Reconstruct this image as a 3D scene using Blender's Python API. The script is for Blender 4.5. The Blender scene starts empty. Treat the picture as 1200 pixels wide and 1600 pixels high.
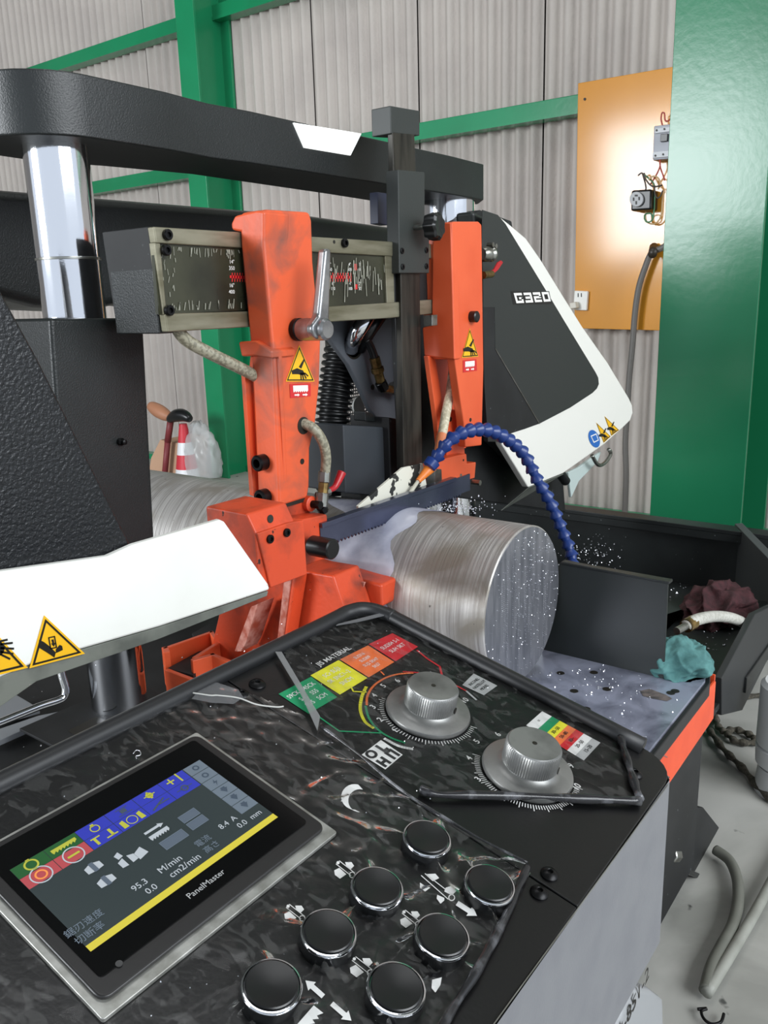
import bpy, bmesh, math, random
from mathutils import Vector, Matrix, noise
random.seed(7)
C = bpy.context.scene.collection
PI = math.pi
V = Vector
# ------------------------------------------------------------------ camera
YAW, PITCH, ROLL, FPX = math.radians(36.82), math.radians(14.126), math.radians(-1.702), 1302.0
F_ = V((math.cos(YAW)*math.cos(PITCH), math.sin(YAW)*math.cos(PITCH), -math.sin(PITCH)))
R0 = V((math.sin(YAW), -math.cos(YAW), 0)); U0 = R0.cross(F_)
R_ = math.cos(ROLL)*R0 + math.sin(ROLL)*U0
U_ = -math.sin(ROLL)*R0 + math.cos(ROLL)*U0
cam = bpy.data.cameras.new('camera'); co = bpy.data.objects.new('camera', cam); C.objects.link(co)
cam.sensor_fit = 'VERTICAL'; cam.sensor_height = 36.0; cam.lens = FPX/1600*36.0
cam.clip_start = 0.02; cam.clip_end = 100
M = Matrix((R_, U_, -F_)).transposed().to_4x4(); co.matrix_world = M
bpy.context.scene.camera = co
# ------------------------------------------------------------------ world and lights
sc = bpy.context.scene
sc.view_settings.view_transform = 'Standard'; sc.view_settings.look = 'None'
sc.view_settings.gamma = 1; sc.view_settings.exposure = 0.0
w = bpy.data.worlds.new('world'); sc.world = w; w.use_nodes = True
w.node_tree.nodes['Background'].inputs[0].default_value = (0.80, 0.88, 1.0, 1)
w.node_tree.nodes['Background'].inputs[1].default_value = 1.1
def area(name, loc, target, sx, sy, power, col):
    l = bpy.data.lights.new(name, 'AREA'); l.shape = 'RECTANGLE'; l.size = sx; l.size_y = sy
    l.energy = power; l.color = col
    o = bpy.data.objects.new(name, l); C.objects.link(o); o.location = loc
    o.rotation_euler = (V(target)-V(loc)).to_track_quat('-Z', 'Y').to_euler()
    return o
area('doorway_daylight', (-5.0, 3.9, 1.5), (5, 2.9, 0.3), 2.7, 1.8, 430, (0.93, 0.97, 1))
area('front_daylight', (0.6, -5.0, 2.6), (1.0, 1.0, -0.4), 5.0, 3.0, 440, (0.93, 0.97, 1))
area('roof_light', (1.6, 1.0, 4.3), (2.4, 1.6, 0), 3.0, 1.6, 60, (0.97, 0.98, 1))
# ------------------------------------------------------------------ geometry helpers
def ray(x, y): return F_ + R_*((x-600)/FPX) - U_*((y-800)/FPX)
class Plane:
    def __init__(s, o, u, v):
        s.o = V(o); s.u = V(u).normalized(); s.v = V(v).normalized(); s.n = s.u.cross(s.v)
    def px(s, p):
        r = ray(*p); P = r*(s.o.dot(s.n)/r.dot(s.n)) - s.o
        return (P.dot(s.u), P.dot(s.v))
    def pt(s, a, b, h=0.0): return s.o + s.u*a + s.v*b + s.n*h
    def at(s, p, h=0.0):
        a, b = s.px(p); return s.pt(a, b, h)
def YP(c): return Plane((0, c, 0), (1, 0, 0), (0, 0, 1))
def XP(c): return Plane((c, 0, 0), (0, -1, 0), (0, 0, 1))
def ZP(c): return Plane((0, 0, c), (1, 0, 0), (0, 1, 0))
T = math.radians(13.5)
PD = 0.44442
PN = Plane(V((0, -math.sin(T), math.cos(T)))*-PD, (1, 0, 0), (0, math.cos(T), math.sin(T)))
WL = {}
def obj(name, verts, faces, m=None, parent=None, smooth=False, bevel=0, origin=None, angle=35):
    verts = [V(v) for v in verts]
    if origin is None:
        origin = sum(verts, V())/len(verts)
    origin = V(origin)
    me = bpy.data.meshes.new(name); me.from_pydata([tuple(v-origin) for v in verts], [], faces)
    bm = bmesh.new(); bm.from_mesh(me); bmesh.ops.recalc_face_normals(bm, faces=bm.faces); bm.to_mesh(me); bm.free()
    if m: me.materials.append(m)
    if smooth: me.shade_smooth()
    o = bpy.data.objects.new(name, me); C.objects.link(o)
    link(o, parent, origin)
    if bevel:
        b = o.modifiers.new('bevel', 'BEVEL'); b.width = bevel; b.segments = 2; b.limit_method = 'ANGLE'; b.angle_limit = math.radians(angle)
        b.harden_normals = True; me.shade_smooth()
    return o
def link(o, parent, origin):
    if parent is not None:
        o.parent = parent; o.location = origin - WL[parent.name]
    else: o.location = origin
    WL[o.name] = V(origin)
def thing(name, label, cat, loc, group=None):
    o = bpy.data.objects.new(name, None); o.empty_display_size = .05; C.objects.link(o); o.location = loc; WL[o.name] = V(loc)
    return tag(o, label, cat, group)
def tag(o, label=None, cat=None, group=None, kind=None):
    if label: o['label'] = label
    if cat: o['category'] = cat
    if group: o['group'] = group
    if kind: o['kind'] = kind
    return o
def lab(o, s): o['label'] = s; return o
def slab(name, pl, pts, h0, h1, m, parent=None, bevel=0, px=True, smooth=False):
    if px: pts = [pl.px(p) for p in pts]
    n = len(pts)
    vs = [pl.pt(a, b, h1) for a, b in pts] + [pl.pt(a, b, h0) for a, b in pts]
    fs = [tuple(range(n)), tuple(range(2*n-1, n-1, -1))] + [(i, (i+1) % n, n+(i+1) % n, n+i) for i in range(n)]
    return obj(name, vs, fs, m, parent, smooth, bevel)
def multi(name, pl, polys, h, m, parent=None, px=True):
    vs, fs = [], []
    for p in polys:
        if px: p = [pl.px(q) for q in p]
        b = len(vs); vs += [pl.pt(a, c, h) for a, c in p]; fs.append(tuple(range(b, b+len(p))))
    return obj(name, vs, fs, m, parent)
def box(name, x0, x1, y0, y1, z0, z1, m, parent=None, bevel=0):
    vs = [(x, y, z) for z in (z0, z1) for (x, y) in ((x0, y0), (x1, y0), (x1, y1), (x0, y1))]
    fs = [(0, 3, 2, 1), (4, 5, 6, 7), (0, 1, 5, 4), (1, 2, 6, 5), (2, 3, 7, 6), (3, 0, 4, 7)]
    return obj(name, vs, fs, m, parent, bevel=bevel)
def basis(d):
    d = V(d).normalized(); a = V((0, 0, 1)) if abs(d.z) < .9 else V((1, 0, 0))
    u = d.cross(a).normalized(); return d, u, d.cross(u)
def lathe(name, o, d, prof, m, parent=None, n=32, smooth=True, angle=None, radial=None):
    o = V(o); d, u, v = basis(d); vs, fs = [], []
    for (h, r) in prof:
        for k in range(n):
            a = 2*PI*k/n; rr = r*(radial(k) if radial else 1)
            vs.append(o + d*h + (u*math.cos(a)+v*math.sin(a))*rr)
    for i in range(len(prof)-1):
        for k in range(n):
            k2 = (k+1) % n; fs.append((i*n+k, i*n+k2, (i+1)*n+k2, (i+1)*n+k))
    fs.append(tuple(range(n))); L = (len(prof)-1)*n; fs.append(tuple(range(L+n-1, L-1, -1)))
    ob = obj(name, vs, fs, m, parent, smooth=smooth)
    if smooth:
        try: ob.data.set_sharp_from_angle(angle=math.radians(angle or 35))
        except Exception: pass
    return ob
def cyl(name, p0, p1, r, m, parent=None, r2=None, n=32, ch=0.0):
    p0, p1 = V(p0), V(p1); L = (p1-p0).length; r2 = r if r2 is None else r2
    c = min(ch, L/3)
    prof = [(0, max(r-c, 1e-5)), (c, r), (L-c, r2), (L, max(r2-c, 1e-5))] if c else [(0, r), (L, r2)]
    return lathe(name, p0, p1-p0, prof, m, parent, n)
def smoothpath(P, sub=8):
    P = [V(p) for p in P]; out = []
    for i in range(len(P)-1):
        a = P[max(i-1, 0)]; b = P[i]; c = P[i+1]; d = P[min(i+2, len(P)-1)]
        for k in range(sub):
            t = k/sub; t2 = t*t; t3 = t2*t
            out.append(.5*((2*b)+(c-a)*t+(2*a-5*b+4*c-d)*t2+(3*b-a-3*c+d)*t3))
    out.append(P[-1]); return out
def tube(name, P, r, m, parent=None, n=12, sub=8, rf=None, smooth=True):
    Q = smoothpath(P, sub) if sub > 1 else [V(p) for p in P]
    vs, fs = [], []; up = None
    for i, q in enumerate(Q):
        t = (Q[min(i+1, len(Q)-1)]-Q[max(i-1, 0)]).normalized()
        if up is None: up = basis(t)[1]
        up = (up - t*up.dot(t)).normalized(); s = t.cross(up)
        rr = r if rf is None else rf(i/(len(Q)-1), i)
        for k in range(n):
            a = 2*PI*k/n; vs.append(q+(up*math.cos(a)+s*math.sin(a))*rr)
    for i in range(len(Q)-1):
        for k in range(n):
            k2 = (k+1) % n; fs.append((i*n+k, i*n+k2, (i+1)*n+k2, (i+1)*n+k))
    L = (len(Q)-1)*n; fs.append(tuple(range(n))); fs.append(tuple(range(L+n-1, L-1, -1)))
    return obj(name, vs, fs, m, parent, smooth=smooth)
def strip(pts, wd):
    """2D polyline to quads of width wd"""
    out = []
    for a, b in zip(pts[:-1], pts[1:]):
        dx, dy = b[0]-a[0], b[1]-a[1]; L = math.hypot(dx, dy) or 1; nx, ny = -dy/L*wd/2, dx/L*wd/2; ex, ey = dx/L*wd*.25, dy/L*wd*.25
        out.append([(a[0]+nx-ex, a[1]+ny-ey), (a[0]-nx-ex, a[1]-ny-ey), (b[0]-nx+ex, b[1]-ny+ey), (b[0]+nx+ex, b[1]+ny+ey)])
    return out
def multi2(name, pl, layers, parent=None):
    o = None; vs, fs, mi, ms = [], [], [], []
    for polys, h, m in layers:
        ms.append(m)
        for p in polys:
            q = [pl.px(t) for t in p]; b = len(vs); vs += [pl.pt(a, c, h) for a, c in q]; fs.append(tuple(range(b, b+len(q)))); mi.append(len(ms)-1)
    o = obj(name, vs, fs, ms[0], parent)
    for m in ms[1:]: o.data.materials.append(m)
    for f, k in zip(o.data.polygons, mi): f.material_index = k
    return o
def ell(cx, cy, rx, ry, n=20, a0=0, a1=2*PI):
    return [(cx+rx*math.cos(a0+(a1-a0)*k/n), cy+ry*math.sin(a0+(a1-a0)*k/n)) for k in range(n if a1-a0 >= 6.28 else n+1)]
TXT = {}
def text(name, s, pl, uv, size, m, parent, rot=0.0, h=0.0004, align='CENTER', sx=1.0, sh=0.0, thick=0.0):
    cu = bpy.data.curves.new('t', 'FONT'); cu.body = s; cu.size = size; cu.align_x = align; cu.align_y = 'CENTER'
    cu.resolution_u = 3; cu.offset = thick; cu.shear = sh; cu.extrude = 0.00005
    to = bpy.data.objects.new('t', cu); C.objects.link(to)
    bpy.context.view_layer.update()
    me = bpy.data.meshes.new_from_object(to.evaluated_get(bpy.context.evaluated_depsgraph_get()))
    bpy.data.objects.remove(to)
    if not len(me.vertices): return None
    c, sn = math.cos(rot), math.sin(rot)
    vs = []
    for v in me.vertices:
        x, y = v.co.x*sx, v.co.y
        vs.append(pl.pt(uv[0]+x*c-y*sn, uv[1]+x*sn+y*c, h+v.co.z))
    fs = [tuple(p.vertices) for p in me.polygons]
    bpy.data.meshes.remove(me)
    return obj(name, vs, fs, m, parent)
# ------------------------------------------------------------------ materials
def srgb(h):
    c = [int(h[i:i+2], 16)/255 for i in (0, 2, 4)]
    return tuple(x/12.92 if x <= .04045 else ((x+.055)/1.055)**2.4 for x in c)+(1,)
MC = {}
def mat(name, col, rough=.5, metal=0, col2=None, nscale=8, nlo=.4, nhi=.65, stretch=(1, 1, 1), bump=0, bscale=200, bstretch=None,
        emit=0, spec=.5, coat=0, detail=6, rough2=None, distort=0, bdist=.0006, alpha=1, coord='Object', trans=0, specks=None, speck_scale=60, speck_th=.75):
    m = bpy.data.materials.new(name); m.use_nodes = True; nt = m.node_tree; b = nt.nodes['Principled BSDF']
    col = srgb(col) if isinstance(col, str) else col
    b.inputs['Base Color'].default_value = col; b.inputs['Roughness'].default_value = rough; b.inputs['Metallic'].default_value = metal
    b.inputs['Specular IOR Level'].default_value = spec; b.inputs['Coat Weight'].default_value = coat; b.inputs['Coat Roughness'].default_value = .12
    b.inputs['Alpha'].default_value = alpha; b.inputs['Transmission Weight'].default_value = trans
    if emit: b.inputs['Emission Color'].default_value = col; b.inputs['Emission Strength'].default_value = emit
    tc = nt.nodes.new('ShaderNodeNewGeometry'); src = tc.outputs['Position']
    def mapped(st):
        mp = nt.nodes.new('ShaderNodeMapping'); mp.inputs['Scale'].default_value = st; nt.links.new(src, mp.inputs[0]); return mp.outputs[0]
    last = None
    if col2:
        col2 = srgb(col2) if isinstance(col2, str) else col2
        n = nt.nodes.new('ShaderNodeTexNoise'); n.inputs['Scale'].default_value = nscale; n.inputs['Detail'].default_value = detail; n.inputs['Distortion'].default_value = distort
        nt.links.new(mapped(stretch), n.inputs[0])
        mr = nt.nodes.new('ShaderNodeMapRange'); mr.inputs[1].default_value = nlo; mr.inputs[2].default_value = nhi; nt.links.new(n.outputs[0], mr.inputs[0])
        mx = nt.nodes.new('ShaderNodeMix'); mx.data_type = 'RGBA'; mx.inputs[6].default_value = col; mx.inputs[7].default_value = col2
        nt.links.new(mr.outputs[0], mx.inputs[0]); last = mx.outputs[2]
        if rough2 is not None:
            r = nt.nodes.new('ShaderNodeMapRange'); r.inputs[3].default_value = rough; r.inputs[4].default_value = rough2
            nt.links.new(mr.outputs[0], r.inputs[0]); nt.links.new(r.outputs[0], b.inputs['Roughness'])
    if specks:
        n = nt.nodes.new('ShaderNodeTexNoise'); n.inputs['Scale'].default_value = speck_scale; n.inputs['Detail'].default_value = 3; nt.links.new(src, n.inputs[0])
        mr = nt.nodes.new('ShaderNodeMapRange'); mr.inputs[1].default_value = speck_th; mr.inputs[2].default_value = speck_th+.04; nt.links.new(n.outputs[0], mr.inputs[0])
        mx = nt.nodes.new('ShaderNodeMix'); mx.data_type = 'RGBA'; mx.inputs[6].default_value = col; mx.inputs[7].default_value = srgb(specks)
        if last: nt.links.new(last, mx.inputs[6])
        nt.links.new(mr.outputs[0], mx.inputs[0]); last = mx.outputs[2]
    if last: nt.links.new(last, b.inputs['Base Color'])
    if bump:
        n = nt.nodes.new('ShaderNodeTexNoise'); n.inputs['Scale'].default_value = bscale; n.inputs['Detail'].default_value = 3
        nt.links.new(mapped(bstretch or (1, 1, 1)), n.inputs[0])
        bp = nt.nodes.new('ShaderNodeBump'); bp.inputs['Strength'].default_value = bump; bp.inputs['Distance'].default_value = bdist
        nt.links.new(n.outputs[0], bp.inputs['Height']); nt.links.new(bp.outputs[0], b.inputs['Normal'])
    return m
black = mat('black_powder_coat', '171a1a', .38, bump=.6, bscale=420, bdist=.0008, col2='1f2323', nscale=5)
blackc = mat('coarse_black_coat', '15171a', .30, bump=.9, bscale=230, bdist=.0016)
charcoal = mat('charcoal_paint', '2f3331', .5, col2='353936', nscale=2, bump=.3, bscale=500)
coverdark = mat('cover_dark_panel', '2a2e2d', .42)
matteblack = mat('matte_black', '131415', .6, col2='1e1f20', nscale=12, specks='55595a', speck_scale=90, speck_th=.72)
trayblack = mat('oily_tray', '1d2020', .42, col2='282c2c', nscale=5, specks='8a9090', speck_scale=110, speck_th=.71)
consoleblk = mat('console_black', '0b0b0c', .32, col2='121213', nscale=7, bump=.2, bscale=300)
rubber = mat('rubber', '17181a', .45)
plastic = mat('black_plastic', '111213', .32)
screwm = mat('black_oxide_screw', '1a1a1b', .35, .7)
orange = mat('orange_paint', 'e4623a', .34, col2='d8552f', nscale=6, nlo=.5, nhi=.75, bump=.15, bscale=300)
orangew = mat('worn_orange_paint', 'de5c34', .40, col2='8a5244', nscale=11, nlo=.48, nhi=.70, bump=.3, bscale=160, distort=.8)
orangeo = mat('oily_orange_casting', 'd04a28', .38, col2='7a3526', nscale=14, nlo=.5, nhi=.7, bump=.5, bscale=120, bdist=.001, specks='301815', speck_scale=60, speck_th=.70)
edgewear = mat('chipped_edge', 'c58a7c', .5, col2='a04c38', nscale=60)
orangef = mat('orange_strip_paint', 'ee5a30', .45, col2='e04e28', nscale=10)
white = mat('cover_white', 'e9e8e0', .40)
whitehot = mat('guard_white', 'f2f2ec', .42, col2='e9e9e2', nscale=5)
lipm = mat('guard_lip_grey', '74776f', .5, col2='585b55', nscale=20)
chrome = mat('hard_chrome', 'd8dade', .09, 1, bump=.05, bscale=500)
chrome2 = mat('polished_chrome', 'e8eaee', .05, 1)
steel = mat('zinc_steel', 'a0a19c', .3, .9, col2='76756c', nscale=40)
railm = mat('oily_ground_rail', '8f8b78', .42, .55, col2='6c6853', nscale=8, stretch=(1, 1, 6))
barm = mat('dark_ground_bar', '4a4741', .36, .7, col2='2c2b28', nscale=14, stretch=(4, 4, .5))
darkplate = mat('scale_plate_black', '25261c', .22, col2='3a3b2c', nscale=7)
castgrey = mat('cast_grey', '50545a', .5, bump=.4, bscale=150)
boxgrey = mat('gearbox_grey', '33373c', .45, col2='3d4146', nscale=4, bump=.1)
hosem = mat('braided_hose', '9c9884', .4, col2='7c7866', nscale=180, nlo=.45, nhi=.55, detail=1, bump=.4, bscale=300)
hosew = mat('milky_hose', 'd5cdb4', .4, col2='bdb498', nscale=160, nlo=.45, nhi=.55, detail=1)
hosef = mat('floor_hose', '65665e', .5, col2='6d6e66', nscale=20)
brass = mat('brass', 'a58a56', .3, .9, col2='6a5634', nscale=60)
lever_al = mat('cast_aluminium', 'a5a6a7', .30, .85, col2='7d7e80', nscale=30, bump=.2)
dialm = mat('dial_aluminium', '989896', .40, .75, col2='646563', nscale=22, nlo=.4, nhi=.7, detail=8)
red = mat('red_plastic', 'b01d24', .35)
rednote = mat('red_print', 'cf2a2c', .4)
bluem = mat('blue_link_plastic', '1b3675', .32)
nozor = mat('orange_nozzle', 'e07a2a', .4)
yel = mat('warning_yellow', 'f3ba1c', .45)
ink = mat('sticker_black', '17140c', .5)
stickw = mat('sticker_white', 'f0eee8', .45)
stickb = mat('sticker_blue', '2869b8', .45)
skirt = mat('console_grey_paint', '77787c', .45, col2='717277', nscale=30, bump=.15, bscale=400)
greenp = mat('green_gloss_paint', '1f8a5c', .22, col2='1c8054', nscale=2, bump=.25, bscale=40, bdist=.001)
greenb = mat('big_column_green', '1b6f4b', .24, col2='186844', nscale=1.5, bump=.3, bscale=35, bdist=.0012)
sheetm = mat('corrugated_sheet', 'b9b1aa', .75, col2='b0a8a2', nscale=3, bump=.6, bscale=60, bdist=.004)
yboard = mat('yellow_board', 'da9430', .13, col2='d18c28', nscale=2)
floorm = mat('concrete_floor', 'b9b8b2', .6, col2='92928c', nscale=3, nlo=.42, nhi=.62, bump=.3, bscale=40, distort=.5, specks='4c4d4a', speck_scale=18, speck_th=.70)
ragred = mat('maroon_rag', '4a2429', .85, col2='33181c', nscale=40, bump=.8, bscale=220, bdist=.002)
raggreen = mat('teal_rag', '578886', .85, col2='3f6b6a', nscale=30, bump=.5, bscale=180, bdist=.002)
ragwhite = mat('pale_rag', 'bccac6', .8)
coner = mat('cone_red', 'cb2f3c', .5); conew = mat('cone_white', 'e6e6e8', .4)
card = mat('cardboard', 'c9a184', .8); leather = mat('tan_leather', 'b07a5c', .5)
bagm = mat('clear_bag', 'd5d8d8', .25, alpha=.45)
filmm = None
def film_material():
    m = bpy.data.materials.new('clear_film'); m.use_nodes = True; nt = m.node_tree; L = nt.links
    b = nt.nodes['Principled BSDF']; b.inputs['Base Color'].default_value = srgb('8d8d8b'); b.inputs['Roughness'].default_value = .2
    out = nt.nodes['Material Output']
    g = nt.nodes.new('ShaderNodeNewGeometry')
    mp = nt.nodes.new('ShaderNodeMapping'); mp.inputs['Scale'].default_value = (1.5, .8, 1); mp.inputs['Rotation'].default_value = (0, 0, .5); L.new(g.outputs['Position'], mp.inputs[0])
    n = nt.nodes.new('ShaderNodeTexNoise'); n.inputs['Scale'].default_value = 62; n.inputs['Detail'].default_value = 5; n.inputs['Distortion'].default_value = .9; L.new(mp.outputs[0], n.inputs[0])
    mr = nt.nodes.new('ShaderNodeMapRange'); mr.inputs[1].default_value = .53; mr.inputs[2].default_value = .58; mr.inputs[3].default_value = .01; mr.inputs[4].default_value = .11; L.new(n.outputs[0], mr.inputs[0])
    t = nt.nodes.new('ShaderNodeBsdfTransparent'); mx = nt.nodes.new('ShaderNodeMixShader'); L.new(mr.outputs[0], mx.inputs[0]); L.new(t.outputs[0], mx.inputs[1]); L.new(b.outputs[0], mx.inputs[2])
    gl = nt.nodes.new('ShaderNodeBsdfGlossy'); gl.inputs['Roughness'].default_value = .06
    fr = nt.nodes.new('ShaderNodeFresnel'); fr.inputs[0].default_value = 1.17
    bp = nt.nodes.new('ShaderNodeBump'); bp.inputs['Strength'].default_value = .35; bp.inputs['Distance'].default_value = .002; L.new(n.outputs[0], bp.inputs['Height'])
    for q in (gl, b): L.new(bp.outputs[0], q.inputs['Normal'])
    mx2 = nt.nodes.new('ShaderNodeMixShader'); L.new(fr.outputs[0], mx2.inputs[0]); L.new(mx.outputs[0], mx2.inputs[1]); L.new(gl.outputs[0], mx2.inputs[2])
    L.new(mx2.outputs[0], out.inputs[0]); return m
filmm = film_material()
rollm = mat('rolled_film', '2b2b2d', .16, col2='75767a', nscale=45, nlo=.52, nhi=.68, alpha=.85)
def stock_material(wet=False):
    m = bpy.data.materials.new('turned_steel_bar'); m.use_nodes = True; nt = m.node_tree; L = nt.links; b = nt.nodes['Principled BSDF']
    g = nt.nodes.new('ShaderNodeNewGeometry')
    def ns(st, sc_, det, lo, hi, dist=0):
        mp = nt.nodes.new('ShaderNodeMapping'); mp.inputs['Scale'].default_value = st; L.new(g.outputs['Position'], mp.inputs[0])
        n = nt.nodes.new('ShaderNodeTexNoise'); n.inputs['Scale'].default_value = sc_; n.inputs['Detail'].default_value = det; n.inputs['Distortion'].default_value = dist; L.new(mp.outputs[0], n.inputs[0])
        mr = nt.nodes.new('ShaderNodeMapRange'); mr.inputs[1].default_value = lo; mr.inputs[2].default_value = hi; L.new(n.outputs[0], mr.inputs[0]); return mr.outputs[0]
    def mix(f, a, c):
        mx = nt.nodes.new('ShaderNodeMix'); mx.data_type = 'RGBA'; L.new(f, mx.inputs[0])
        for i, q in ((6, a), (7, c)):
            if isinstance(q, tuple): mx.inputs[i].default_value = q
            else: L.new(q, mx.inputs[i])
        return mx.outputs[2]
    rings = ns((1.2, 60, 1.2), 4, 4, .35, .65)
    stain = ns((1, 1, 1), 9, 6, .45, .62, .6)
    dots = ns((1, 1, 1), 70, 2, .72, .78)
    c = mix(rings, srgb('b8b5b1'), srgb('908c88'))
    c = mix(stain, c, srgb('8a847a'))
    c = mix(dots, c, srgb('4c4741'))
    L.new(c, b.inputs['Base Color']); b.inputs['Metallic'].default_value = .35; b.inputs['Roughness'].default_value = .40
    bp = nt.nodes.new('ShaderNodeBump'); bp.inputs['Strength'].default_value = .25; bp.inputs['Distance'].default_value = .001; L.new(rings, bp.inputs['Height']); L.new(bp.outputs[0], b.inputs['Normal'])
    return m
stockm = stock_material()
facem = mat('sawn_end_face', '8f9096', .40, .6, col2='75777e', nscale=30, stretch=(3, 1, .4), bump=.3, bscale=120, bstretch=(2.5, 1, .3), specks='c8cace', speck_scale=150, speck_th=.70)
coolm = mat('milky_coolant', 'd3d5e2', .2, .1, col2='9fa2b6', nscale=14, bump=.4, bscale=40, alpha=.95)
coolwhite = mat('coolant_foam', 'd7dae2', .2)
tablem = mat('coolant_wet_table', '9ea2b4', .20, .35, col2='6a6d7c', nscale=11, nlo=.45, nhi=.65, bump=.15, bscale=60, distort=.5, specks='dfe2ea', speck_scale=75, speck_th=.69, stretch=(1, 1.2, 1))
bladem = mat('wet_blade', '5c6178', .2, .8, col2='454a5e', nscale=9)
chipm = mat('steel_chips', 'd9dbe0', .2, .8)
bezelm = mat('bezel_grey_black', '1f1e1e', .38, bump=.1)
metalplate = mat('screen_frame_metal', 'b3b3ae', .38, .6, col2='8e8e88', nscale=60, bump=.2)
glassm = mat('screen_glass', '050506', .10)
def em(name, c, s=.35): return mat('lit_'+name, c, .25, emit=s)
scr_bg = em('screen', '2b3334', .25); scr_blue = em('blue', '2c3394', .35); scr_green = em('green', '22502a', .2); scr_red = em('red', '9c4246', .3)
scr_grey = em('grey', '5c6670', .3); scr_grey2 = em('grey_dark', '4c5560', .4); scr_yel = em('yellow', 'b9ab38', .3); scr_ink = em('lime', 'a0a03a', .3); scr_w = em('white', 'a0a5aa', .3); scr_dim = em('dim', '3c4652', .3); scr_or = em('amber', 'c87a40', .5)
pr_g = mat('print_green', '178a5a', .4); pr_y = mat('print_yellow', 'd9d531', .4); pr_o = mat('print_orange', 'e0713a', .4); pr_r = mat('print_red', 'c2222c', .4); pr_w = mat('print_white', 'dddddb', .4); pr_gy = mat('print_grey', 'a5a6a6', .4); pr_ink = mat('print_ink', '202022', .4)
wirer = mat('wire_red', 'a83a28', .4); wiregn = mat('wire_green', '3f7f56', .4); wirek = mat('wire_dark', '3a332c', .4); wirew = mat('wire_pale', 'c9a777', .4)
lampm = mat('lit_lamp_lens', 'f4f8f6', .3, emit=.9)
# ------------------------------------------------------------------ the building
WX = 4.1; K = WX/5.1
FZ = -1.12
tag(obj('floor', [(-8, -8, FZ), (9, -8, FZ), (9, 14, FZ), (-8, 14, FZ)], [(0, 1, 2, 3)], floorm), 'stained pale concrete workshop floor', kind='structure')
wall = tag(box('wall_right', WX+.05, WX+.13, -3.0, 13.0, FZ, 4.4, mat('wall_backing', '6d6660', .8)), 'far workshop wall clad in grey corrugated sheets', kind='structure')
def sheet(y0):
    W_ = .915*K; n = 9*10; vs = []; fs = []
    for k in range(n+1):
        t = k/n; y = y0+t*W_; x = WX+.017*math.cos(2*PI*9*t)
        for z in (FZ, 4.4): vs.append((x, y, z))
    for k in range(n): fs.append((2*k, 2*k+1, 2*k+3, 2*k+2))
    return obj('corrugated_sheet', vs, fs, sheetm, wall, smooth=True)
for k in range(-7, 14): sheet((2.513+k*.926)*K)
for i, (z, nm) in enumerate(((1.095*K, 'girt'), (2.18*K, 'girt'))):
    g = box('wall_girt', WX-.10, WX-.014, -3, 13, z-.042, z+.042, greenp, None, .004)
    box('lip', WX-.108, WX-.099, -3, 13, z-.044, z-.024, greenp, g)
    tag(g, ['green steel girt running along the corrugated wall behind the machine', 'upper green steel girt crossing the top left of the wall'][i], kind='structure'); g.name = 'trim_%d' % (i+1)
box_ = box('sill_angle', WX-.09, WX-.014, -3, 13, FZ, FZ+.04, greenp); box_.name = 'trim_3'; tag(box_, 'green sill angle along the foot of the wall', kind='structure')
roofm = mat('roof_underside', '5f625f', .8)
tag(box('ceiling', -8, WX+.13, -8, 14, 4.4, 4.46, roofm), 'dull roof sheeting high above the saw', kind='structure')
tag(box('wall_back', -8, WX+.13, 13.0, 13.1, FZ, 4.4, sheetm), 'far end wall of the workshop', kind='structure')
def hcol(name, x0, x1, y0, y1, m, label):
    o = thing(name, label, None, ((x0+x1)/2, (y0+y1)/2, FZ)); o['kind'] = 'structure'
    ym = (y0+y1)/2
    box('flange', x0, x0+.018, y0, y1, FZ, 4.4, m, o, .002)
    box('flange', x1-.018, x1, y0, y1, FZ, 4.4, m, o, .002)
    box('web', x0+.018, x1-.018, ym-.006, ym+.006, FZ, 4.4, m, o)
    return o
hcol('steel_column', 4.70*K, 4.70*K+.30, 5.13*K, 5.33*K, greenp, 'green steel column standing against the wall behind the saw')
hcol('steel_column', 3.2, 3.62, .733, 1.075, greenb, 'large dark green steel column at the right')
# ------------------------------------------------------------------ yellow board and electrics
XB = XP(3.97)
bd = thing('mounting_board', 'glossy yellow-orange board fixed to the corrugated wall beside the green column', 'board', XB.at((960, 513)))
slab('panel', XB, [(903, 130), (1075, 100), (1050, 517), (897, 513)], -.03, 0, yboard, bd, .003)
cyl('mounting_stud', XB.at((914, 155), 0), XB.at((914, 155), .004), .006, screwm, bd, n=10)
br = thing('circuit_breaker', 'grey circuit breaker mounted high on the yellow board', 'breaker', XB.at((1038, 250)))
slab('body', XB, [(1029, 200), (1062, 196), (1060, 250), (1027, 253)], 0, .06, mat('breaker_grey', '9a9da6', .4), br, .004)
slab('terminal_cover', XB, [(1031, 204), (1062, 200), (1062, 208), (1031, 212)], .06, .066, mat('breaker_pale', 'c4c6ca', .4), br, .002)
slab('terminal_cover', XB, [(1028, 240), (1060, 237), (1060, 247), (1027, 250)], .06, .066, mat('breaker_pale2', 'c4c6ca', .4), br, .002)
slab('switch_toggle', XB, [(1041, 213), (1052, 212), (1051, 224), (1040, 225)], .06, .075, plastic, br, .002)
for p in ((1034, 207), (1046, 205), (1032, 246), (1044, 244)): slab('terminal_screw', XB, ell(p[0], p[1], 1.6, 1.8, 10), .066, .0675, ink, br)
so = thing('industrial_socket', 'square black four-pin socket with grey round face on the yellow board', 'socket', XB.at((1012, 316)))
slab('housing', XB, [(997, 300), (1029, 298), (1028, 330), (996, 332)], .0, .09, plastic, so, .01)
slab('round_face', XB, ell(1007, 314, 10.5, 11.5, 28), .09, .105, mat('socket_grey', 'a8a9ab', .4), so, .002)
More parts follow.
